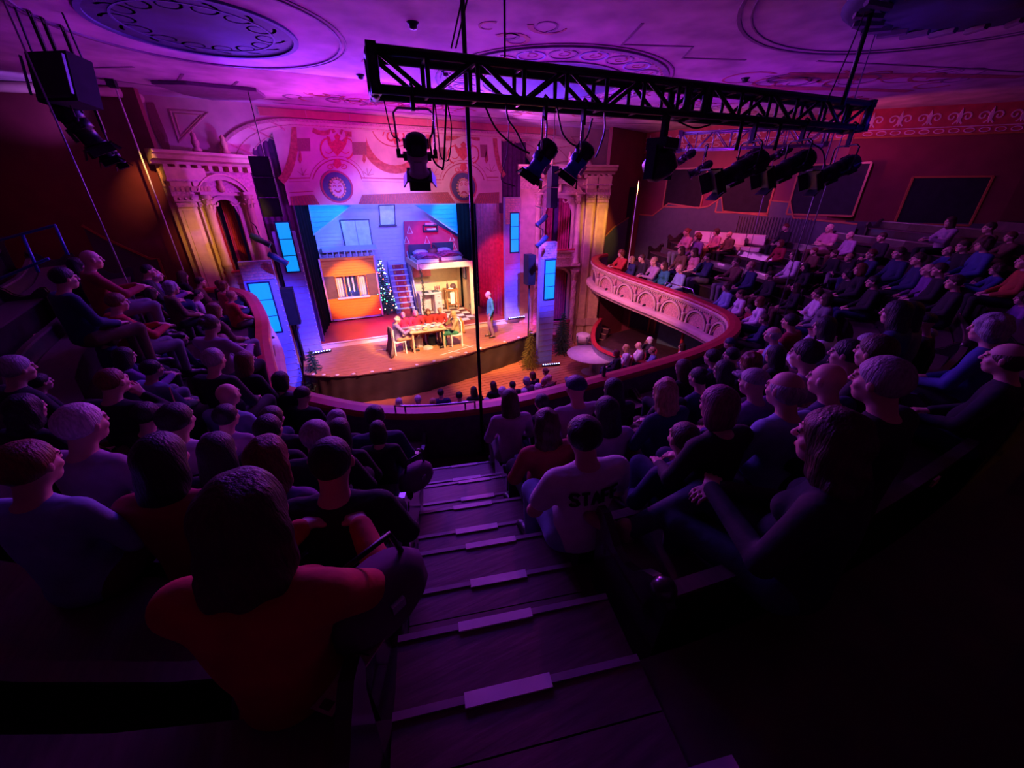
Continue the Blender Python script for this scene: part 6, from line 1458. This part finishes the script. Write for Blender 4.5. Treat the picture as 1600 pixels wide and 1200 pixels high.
for a_ in [(1142,583,'cap','grey','purple','lap'),(1135,610,'bob','purple','black','lap'),(1242,586,'fringe','grey','light blue','lap'),(1308,572,'bald','','navy','lap'),(1272,535,'short','black','mauve','lap'),(1338,534,'pony','black','mauve','lap'),(1385,529,'short','brown','black','lap'),(1402,566,'short','grey','black','lap'),(1487,536,'short','grey','navy','lap'),(1594,540,'fringe','brown','black','lap')]: P(*a_,zone='right middle benches',hi=True)
HC_['purple']=(.20,.03,.12)
P(1330,652,'wavy','brown','black','legover',zone='nearest bench right of the aisle',hi=True,label='person with long wavy brown hair sitting legs crossed on the near bench',turn=.15)
Zg='right gallery'
for a_ in [(972,391,'curly','auburn','red','forward'),(982,394,'bob','blond','navy'),(1005,396,'short','brown','black'),(1024,401,'beanie','tan','mauve','forward'),(1040,408,'long','brown','teal'),(1065,411,'bald','','light blue','lap'),(1067,384,'long','brown','brown'),(1088,385,'long','brown','pink'),(1076,353,'bun','auburn','pink','crossed'),(1092,365,'curly','auburn','purple'),(1121,358,'curly','brown','pink'),(1142,362,'bald','','brown'),(1108,396,'short','brown','navy','chin'),(1154,401,'short','brown','brown','forward'),(1177,407,'short','blond','navy'),(1138,442,'curly','brown','light blue'),(1160,453,'bun','brown','white'),(1191,464,'bob','auburn','white'),(1230,350,'short','auburn','black'),(1222,375,'bob','auburn','crimson'),(1172,480,'short','black','crimson','forward'),(1197,492,'short','brown','navy'),(1143,530,'beanie','navy','black'),(1114,543,'short','black','purple'),(1206,424,'short','brown','black'),(1246,388,'long','brown','white')]: P(*a_,zone=Zg)
Zh='rear right benches'
for a_ in [(1300,350,'bald','','pink','crossed'),(1332,362,'bald','','mauve'),(1382,364,'short','brown','black'),(1412,384,'short','brown','navy'),(1442,395,'short','brown','navy'),(1490,339,'long','brown','mauve','forward'),(1552,348,'short','brown','brown'),(1545,372,'curly','brown','blue'),(1585,363,'short','auburn','brown','forward'),(1275,387,'short','auburn','brown'),(1307,391,'short','brown','black'),(1330,397,'short','blond','black','legover'),(1352,407,'bob','auburn','black'),(1397,408,'short','auburn','navy','crossed'),(1487,385,'bald','','blue','forward'),(1412,432,'bald','','purple'),(1247,443,'long','brown','black'),(1282,452,'short','brown','white','crossed'),(1296,459,'bob','brown','grey'),(1422,453,'long','black','navy'),(1437,461,'long','black','grey'),(1537,414,'short','brown','black'),(1562,417,'curly','brown','blue','forward'),(1545,456,'short','auburn','orange'),(1596,476,'curly','brown','purple'),(1300,488,'long','black','white','chin'),(1392,512,'short','grey','black'),(1360,518,'bald','','black'),(1453,521,'cap','grey','black'),(1507,492,'cap','black','black'),(1562,496,'curly','grey','blue'),(1500,431,'short','brown','black'),(1262,412,'long','black','black'),(1370,432,'short','black','black'),(1345,452,'curly','black','black'),(1475,412,'short','brown','black'),(1245,480,'short','black','crimson'),(1522,455,'short','brown','black')]: P(*a_,zone=Zh)
# drop figures that would share a seat
keep=[]
for q in POP:
    if all((q['r'][2]-k_['r'][2]).length>.34 for k_ in keep) or q['label']: keep.append(q)
    else: 
        # move it along its own bench instead
        for dd in (.25,-.25,.4,-.4,.5,-.5):
            p_,n_=offpt(min(max(q['r'][4]+dd,S_L),S_R),soff(q['r'][1])-.02,None,q['r'][1])
            if all((p_-k_['r'][2]).length>.36 for k_ in keep) and inside(p_.x,p_.y) and not(p_.y<4.9 and abs(aisle_lat(p_))<.55):
                q['r']=(0,q['r'][1],p_,1.31,q['r'][4]+dd,n_);keep.append(q);break
rows={}
for q in keep: rows.setdefault((q['zone'],q['r'][1]),[]).append(q)
for (zn,j),L_ in rows.items():
    L_.sort(key=lambda q:q['px'])
    for i,q in enumerate(L_):
        e,j_,loc,h,s,n_=q['r'];loc=loc.copy();sc1=max(.84,min(1.10,h/1.31))
        if q['sc_']: sc1=q['sc_']
        f=(-n_*.35+(STG-loc).normalized()*.8);f.z=0;f.normalize();a=q['turn']+random.uniform(-.12,.12);f=Vector((f.x*math.cos(a)-f.y*math.sin(a),f.x*math.sin(a)+f.y*math.cos(a),0))
        w_='%s from left, row %d, %s'%(OR[min(i,19)],j+1,zn)
        if len(L_)==1: w_='row %d, %s'%(j+1,zn)
        tops=q['tr'] or random.choice(['navy','black','black','brown','grey'])
        q['ob']=person(loc,f,q['pose'],bool(q['fem']),q['hair'],q['hc'],q['top'],q['long_'] and not(q['top'] in('pink','teal','olive') and random.random()<.3),q['sk'],tops,sc1,q['hi'],where=w_,grp=None,label=q['label'])
print('AUD',len(keep),'hi',sum(q['hi'] for q in keep))
for q in keep:
    if q['label'] and 'legs crossed' in q['label']:
        for c_ in q['ob'].children:
            if c_.name.startswith('shoe'): c_.color=(.30,.14,.15,1)
            if c_.name.startswith('trousers'): c_.color=(.03,.07,.09,1)
# lettering on the child's shirt, laid over the curve of the back
kid=next(q['ob'] for q in keep if q['label'] and q['label'].startswith('child'))
GLY={'S':[((1,.85),(.75,1),(.25,1),(0,.8),(.25,.55),(.75,.45),(1,.2),(.75,0),(.25,0),(0,.15))],'T':[((0,1),(1,1)),((.5,1),(.5,0))],'A':[((0,0),(.5,1),(1,0)),((.22,.38),(.78,.38))],'F':[((0,0),(0,1),(1,1)),((0,.52),(.8,.52))]}
m=MB()
def backy(x,z):  # rear surface of the shirt at height z
    me=pm('top','lap',False,False,True);best=0
    return me
me=pm('top','lap',False,False,True);co=np.empty(len(me.vertices)*3);me.vertices.foreach_get('co',co);co=co.reshape(-1,3)
def yb(x,z):
    k=(np.abs(co[:,0]-x)<.022)&(np.abs(co[:,2]-z)<.022);return float(co[k,1].min())-.004 if k.any() else -.18
for i,ch in enumerate('STAFF'):
    for st_ in GLY[ch]:
        pts=[]
        for k in range(len(st_)-1):
            for u in np.linspace(0,1,5)[:(5 if k==len(st_)-2 else 4)]:
                gx=st_[k][0]*(1-u)+st_[k+1][0]*u;gz=st_[k][1]*(1-u)+st_[k+1][1]*u
                X_=-.128+i*.054+gx*.040;Z_=.885+gz*.075;pts.append((X_,yb(X_,Z_),Z_))
        m.strip(pts,(0,-1,0),.018,.003)
tx=m.build('shirt_lettering',BLACKM);tx.parent=kid;tx.matrix_parent_inverse=Matrix()
# ---- near belongings ----
def bag(c,lab,s=1):
    t=thing('handbag',lab,'bag',c);m=MB(Matrix.Translation(c)@Matrix.Rotation(.5,4,'Z')@Matrix.Scale(s,4));m.lathe([(.0,0),(.14,.01),(.17,.06),(.16,.16),(.11,.22),(.0,.23)],14,M=Matrix.Diagonal((1.15,.65,1,1)));m.build('bag_body',PURV,t)
    m=MB(Matrix.Translation(c)@Matrix.Rotation(.5,4,'Z')@Matrix.Scale(s,4));m.tube([(-.12,0,.19),(-.08,0,.33),(.08,0,.33),(.12,0,.19)],.011,6);m.build('bag_strap',BLACK,t)
    m=MB(Matrix.Translation(c)@Matrix.Rotation(.5,4,'Z')@Matrix.Scale(s,4));m.box((0,-.11,.15),(.05,.015,.035));m.build('bag_clasp',CHROME,t)
bag(at(652,758,2.45),'dark handbag on a lap at the left edge of the aisle')
bag(at(600,960,3.62),'dark shiny handbag beside the near left bench end',1.0)
bt_=at(1030,372,3.4)
def coats(c,lab):
    t=thing('coat_pile',lab,'coat',c)
    for k in range(4):
        o=c+Vector((random.uniform(-.25,.25),random.uniform(-.15,.15),.05+.06*k));m=MB(Matrix.Translation(o)@Matrix.Rotation(k,4,'Z')@Matrix.Diagonal((1.5,.8,.45,1)));m.lathe([(0,-.2),(.18,-.15),(.28,0),(.2,.14),(0,.2)],12);m.build('folded_coat',[BLACKM,PURV,BLACKM,PALE][k],t)
coats(at(1042,386,2.75),'dark pile of coats on seats before the white sofa');
pg=thing('programme','open printed programme sheet with a dark border on the near left lap','paper',at(540,1045,3.6));c=at(545,1043,3.62)
Mx=Matrix.Translation(c)@Matrix.Rotation(.75,4,'Z')@Matrix.Rotation(-.35,4,'X');m=MB(Mx);m.box((0,0,0),(.25,.13,.004));m.build('sheet',mat('pink_paper',(.65,.35,.45),.7),pg)
for k in range(6): m=MB(Mx);m.box((.10-.018*k,0,.003),(.005,.10 if k%2 else .06,.002));m.build('printed_line',DKWOOD,pg)
m=MB(Mx);m.box((-.105,-.02,.003),(.025,.045,.002));m.build('printed_box',DKWOOD,pg)
# ---- orchestra and lower box audience ----
def chair(c,f,lab,grp):
    t=thing('hall_chair',lab,'chair',c,math.atan2(-f[0],f[1]),grp);M=parent_world(t)
    m=MB(M);m.box((0,0,.44),(.44,.42,.04));m.build('seat',VELVET,t);m=MB(M);m.box((0,-.21,.70),(.42,.03,.34),rx=.12);m.build('backrest',VELVET,t)
    for x in (-.19,.19):
        for y in (-.18,.18): m=MB(M);m.tube([(x,y,0),(x,y,.43)],.012,5);m.build('leg',BLACK,t)
def floorp(px,py,hair,hc,top,z0,i,where,fem=None,pose='lap'):
    if fem is None: fem=hair in('bob','long','wavy','bun','pony')
    c=at(px,py,z0+1.31);c.z=z0;f=(Vector((3.2,13.5,0))-c);f.z=0;f.normalize()
    return c,f
ORC=[(622,621,'bob','white','pink'),(652,617,'short','white','black'),(670,620,'short','blond','mauve'),(688,607,'short','black','navy'),(706,609,'short','black','white'),(740,603,'long','black','black'),(771,595,'long','brown','black'),(781,602,'curly','white','grey'),(790,594,'short','black','black'),(814,590,'curly','grey','grey'),(828,582,'bob','auburn','black'),(841,576,'bun','auburn','pink'),(852,583,'bald','','brown'),(761,621,'bob','white','black'),(790,613,'bald','','crimson'),(820,606,'short','white','navy'),(841,599,'curly','white','grey'),(640,632,'bald','','purple'),(895,603,'short','auburn','black')]
for i,(px,py,hr,hc,tp_) in enumerate(ORC):
    c,f=floorp(px,py,hr,hc,tp_,-1.0,i,'')
    for _ in range(30):
        cl_=[o for o in bpy.data.objects if o.get('category')=='person' and o.location.z<-.9 and (o.location-c).length<.44]
        if not cl_: break
        c=c+(c-cl_[0].location).normalized()*.08+Vector((.01,-.03,0))
    person(c,f,'lap',hr in('bob','long','bun'),hr,hc,tp_,True,'p','black',.97,False,where='%s from left below the stage'%OR[i])
    b_=c-f*.02;chair(b_,f,'red hall chair under the %s person from the left below the stage front'%OR[i],None)
LBX=[(980,537,'wavy','blond','white'),(1000,533,'bald','','white'),(1017,525,'bob','white','black'),(1021,541,'short','blond','light blue'),(1068,535,'long','brown','white'),(1081,545,'cap','black','black'),(965,545,'bob','auburn','black')]
for i,(px,py,hr,hc,tp_) in enumerate(LBX):
    c,f=floorp(px,py,hr,hc,tp_,-.66,i,'')
    person(c,f,['lap','crossed','chin'][i%3],hr in('bob','long','wavy'),hr,hc,tp_,True,'p','navy',.97,False,where='lower right box, %s'%['with a programme','beside the slim blond one','at the back','in the middle','right of the iron column','rightmost','leftmost'][i]);chair(c,f,'red box chair under person %s in the lower box'%['with blond wavy hair','with bald head','with white bob','with short blond hair','right of iron column','at the far right','at the far left'][i],None)
tag(MB().lathe([(.035,0),(.035,.15),(.012,.2),(.012,.24),(0,.24)],10,at(943,588,2.05)).build('bottle',NAVY),'small dark bottle standing on the balcony rail near the right corner','bottle')
# =================== ACTORS AND DINING TABLE ===================
tbl=thing('dining_table','wooden dining table set for a meal in the middle of the stage','table',(2.75,12.95,0))
Rt=Matrix.Translation((2.72,13.05,0))@Matrix.Rotation(-.0,4,'Z')
m=MB(Rt);m.box((0,0,.735),(1.25,.78,.04));m.build('tabletop',CREAM,tbl);m=MB(Rt);m.box((0,0,.67),(1.1,.64,.08));m.build('apron',TRIMO,tbl)
for x in (-.54,.54):
    for y in (-.30,.30): m=MB(Rt);m.box((x,y,.335),(.06,.06,.67));m.build('leg',CREAM,tbl)
TT=.757;rr=random.Random(9)
PLT=[(.05,0),(.10,.012),(.115,.02),(.10,.02),(0,.008)]
for i,(x,y) in enumerate(((-.48,-.05),(-.22,.24),(.12,.26),(.46,.02))):
    tag(MB(Rt).lathe(PLT,16,(x,y,TT)).build('plate',WHITE),'white dinner plate %s'%['before the seated man','before the left child in red','before the right child in red','before the woman with long blond hair'][i],'plate')
for i,(x,y,m_,l) in enumerate(((-.30,-.2,WHITE,'front left'),(-.05,-.05,WHITE,'centre'),(.22,-.12,WHITE,'front right'),(.34,.2,CREAM,'back right'))):
    tag(MB(Rt).lathe([(.03,0),(.035,.01),(.085,.06),(.09,.07),(.07,.055),(0,.02)],14,(x,y,TT)).build('bowl',m_),'pale serving bowl at the %s of the dining table'%l,'bowl')
for i,(x,y,l) in enumerate(((-.35,.05,'left'),(.02,.16,'middle'),(.30,-.0,'right'))):
    tag(MB(Rt).lathe([(.03,0),(.033,.10),(.028,.10),(.026,.01),(0,.01)],10,(x,y,TT)).build('drinking_glass',GLASS),'small drinking glass on the dining table, %s one'%l,'glass')
for i,(x,y,l) in enumerate(((.50,-.22,'right front edge'),(-.1,-.27,'front edge'))):
    tag(MB(Rt).lathe([(0,0),(.09,.005),(.10,.04),(.06,.08),(0,.09)],9,(x,y,TT)).build('bread_loaf',GOLD),'round pale bread loaf on the table, %s'%l,'bread')
for i,(x,y,c_,l) in enumerate(((2.45,13.25,PALE,'white printed bag'),(2.95,13.3,NAVY,'dark bag'),(2.7,13.0,PALE,'crumpled pale cloth'))):
    t=thing('shopping_bag','%s on the stage floor under the dining table'%l,'bag',(x,y,0));MB().lathe([(.14,0),(.16,.05),(.15,.30),(.13,.34),(.12,.30),(0,.1)] if i<2 else [(.2,0),(.18,.05),(.1,.08),(0,.09)],7,(x,y,0),smooth=False).build('bag_body',c_,t)
    if i<2: MB().tube([(x-.08,y-.1,.33),(x-.03,y-.1,.45),(x+.03,y-.1,.45),(x+.08,y-.1,.33)],.008,5).build('bag_handle',c_,t)
def wchair(c,f,lab,m_):
    t=thing('dining_chair',lab,'chair',c,math.atan2(-f[0],f[1]));M=parent_world(t)
    q=MB(M);q.box((0,0,.45),(.42,.42,.035));q.build('seat',m_,t)
    for x in (-.18,.18):
        q=MB(M);q.box((x,.18,.22),(.04,.04,.43));q.build('leg',m_,t);q=MB(M);q.box((x,-.19,.46),(.04,.04,.92));q.build('leg',m_,t)
    for z in (.62,.74,.88): q=MB(M);q.box((0,-.19,z),(.34,.025,.06));q.build('back_slat',m_,t)
    return t,M
def drape(c,f,lab,m_,long_):
    t=thing('draped_coat',lab,'coat',c,math.atan2(-f[0],f[1]));M=parent_world(t);vs=[];n_=14;R_=8
    for r in range(R_):
        u=r/(R_-1)
        for i in range(n_+1):
            x=(i/n_-.5)*(.46+.30*u*long_);z=.95-(.93 if long_ else .45)*u;y=-.235-.05*math.sin(i*1.9)*(.3+u)-.10*u*long_-.02*math.sin(r+i);vs.append((x,y,z))
    q=MB(M);q.add(vs,[(r*(n_+1)+i,r*(n_+1)+i+1,(r+1)*(n_+1)+i+1,(r+1)*(n_+1)+i) for r in range(R_-1) for i in range(n_)],True);o=q.build('coat_cloth',m_,t);md=o.modifiers.new('thick','SOLIDIFY');md.thickness=.02
ACT='on the stage'
cL=Vector((1.72,12.95,0));fL=Vector((1,.08,0)).normalized();wchair(cL,fL,'white dining chair at the left end of the dining table',WHITE);drape(cL,fL,'grey-brown coat draped to the floor over the left dining chair',mat('taupe_coat',(.20,.14,.14),.85),1)
cR=Vector((3.72,12.85,0));fR=Vector((-1,.12,0)).normalized();wchair(cR,fR,'white dining chair at the right end of the dining table',WHITE);drape(cR,fR,'orange-tan jacket hung over the right dining chair',mat('tan_jacket',(.50,.22,.06),.85),0)
TC['lilac']=(.22,.18,.42)
person(cL+fL*.03,fL,'forward',False,'fringe','white','lilac',True,'p','tan',1.0,True,label='seated balding man in lilac-grey shirt and tan trousers eating at the table')
person(cR+fR*.03,fR,'chin',True,'wavy','blond','tan',True,'p','green',.98,True,label='seated woman with long blond hair, cream top and green skirt at the table')
for i,(x,y,hr,hc,l) in enumerate(((2.10,13.80,'short','blond','leftmost child in red with short blond hair behind the dining table'),(2.56,13.86,'bob','blond','second child in red with blond bob behind the dining table'),(3.02,13.86,'bob','auburn','third child in red with auburn bob behind the dining table'),(3.46,13.84,'short','blond','rightmost child in red with short blond hair behind the dining table'))):
    fc=Vector((.1-.1*i,-1,0)).normalized();person((x,y,.0),fc,'forward' if i%2 else 'lap',False,hr,hc,'red',True,'p','crimson',.90,False,label=l)
    t=thing('stool','small wooden stool under the %s'%l.split(' child')[0]+' child behind the table','stool',(x,y,0));MB().lathe([(.16,.36),(.17,.37),(.17,.395),(0,.4)],14,(x,y,0)).build('seat',TRIMO,t)
    for k in range(4): a=k*1.57+.78;MB().tube([(x+.13*math.cos(a),y+.13*math.sin(a),.36),(x+.17*math.cos(a),y+.17*math.sin(a),0)],.014,5).build('leg',TRIMO,t)
# skirt of the seated woman
# the standing actor
def standing():
    S=SDF(_ax(-.36,.36,.011),_ax(-.22,.30,.011,((.0,.16,.0085),)),_ax(-.02,1.84,.012,((1.55,1.82,.0085),)))
    hd=np.array((0,.07,1.655));nb_=lambda g:None
    J={}
    for s in(-1,1):
        J['hip',s]=(s*.09,0,.93);J['knee',s]=(s*.10,.02,.50);J['ank',s]=(s*.10,-.03+.06*s,.09);J['toe',s]=(s*.12,.13+.06*s,.035);J['sh',s]=(s*.18,-.02,1.43);J['el',s]=(s*.25,-.05,1.15);J['wr',s]=(s*.24,.06,.90)
    def tr_(S,g):
        S.cap((0,0,.98),(0,-.01,1.22),.125,.12,.04,g);S.ell((0,-.01,1.33),(.17,.11,.15),.05,g);S.cap((-.14,-.02,1.43),(.14,-.02,1.43),.055,.055,.05,g);S.ell((0,0,.96),(.165,.115,.10),.05,g)
    tr_(S,-.01);head(S,hd);S.cap((0,-.01,1.46),(0,.04,1.60),.058,.052,.03)
    for s in(-1,1):
        S.cap(J['hip',s],J['knee',s],.082,.055,.04);S.cap(J['knee',s],J['ank',s],.054,.036,.03);S.cap(J['ank',s],J['toe',s],.038,.028,.02);S.cap(J['sh',s],J['el',s],.05,.04,.03);S.cap(J['el',s],J['wr',s],.04,.027,.02);hand(S,J['wr',s],(0,.25,-1),s)
    b,Pv,F=S.mesh('standing_body');
    for m_ in (SKIN,EYE,LIP): b.materials.append(m_)
    T=SDF(_ax(-.36,.36,.014),_ax(-.2,.24,.014),_ax(.84,1.55,.014));tr_(T,.012);T.cap((0,-.01,1.44),(0,.0,1.49),.068,.062,.03)
    for s in(-1,1): T.cap(J['sh',s],J['el',s],.064,.054,.03);T.cap(J['el',s],np.array(J['el',s])*.08+np.array(J['wr',s])*.92,.054,.042,.02)
    T.clip(lambda x,y,z:np.where(np.abs(x)<.19,.90-z,-1)+0*y+0*z);top=T.mesh('sweater')[0];top.materials.append(CLOTH)
    G=SDF(_ax(-.3,.3,.014),_ax(-.2,.24,.014),_ax(.06,1.06,.014));G.ell((0,0,.95),(.172,.125,.10),.03)
    for s in(-1,1): G.cap(J['hip',s],J['knee',s],.098,.075,.03);G.cap(J['knee',s],J['ank',s],.075,.066,.03)
    leg=G.mesh('trousers')[0];leg.materials.append(CLOTH)
    H_=SDF(_ax(-.24,.24,.013),_ax(-.2,.34,.013),_ax(-.01,.16,.013))
    for s in(-1,1): H_.cap(np.array(J['ank',s])+(0,-.02,-.03),J['toe',s],.048,.036,.02)
    shm=H_.mesh('shoes')[0];shm.materials.append(LEATH);hr=fig_hair('fringe',.008,hd);hr.materials.append(HAIRM);return b,top,leg,shm,hr
b,top_,leg_,shm_,hr_=standing()
pa=at(767,526,.02);o=ob('person',b,None);o.location=(pa.x,pa.y,0.0);o.rotation_euler=(0,0,math.atan2(.9,.35)+.2);o.color=(*SK['p'],1);tag(o,'standing balding man in green sweater and khaki trousers, head bowed on stage','person')
for nm,me,c in (('sweater',top_,(.02,.26,.20)),('trousers',leg_,(.26,.22,.10)),('shoes',shm_,(.03,.02,.02)),('hair',hr_,HC_['grey'])): q=ob(nm,me,o);q.color=(*c,1)

if 0:
    for q in keep:
        P_=q['ob'].location+Vector((0,0,1.31*q['ob'].scale[2]));v=P_-CP;r=v.x*cA-v.y*sA;f=v.x*sA+v.y*cA;z=f*cT-v.z*sT;x,y=800+FP*r/z,600-FP*(v.z*cT+f*sT)/z
        if abs(x-q['px'])+abs(y-q['py'])>22: print('OFF',q['zone'],q['px'],q['py'],'->',round(x),round(y),'row',q['r'][1],'sc',round(q['ob'].scale[2],2))
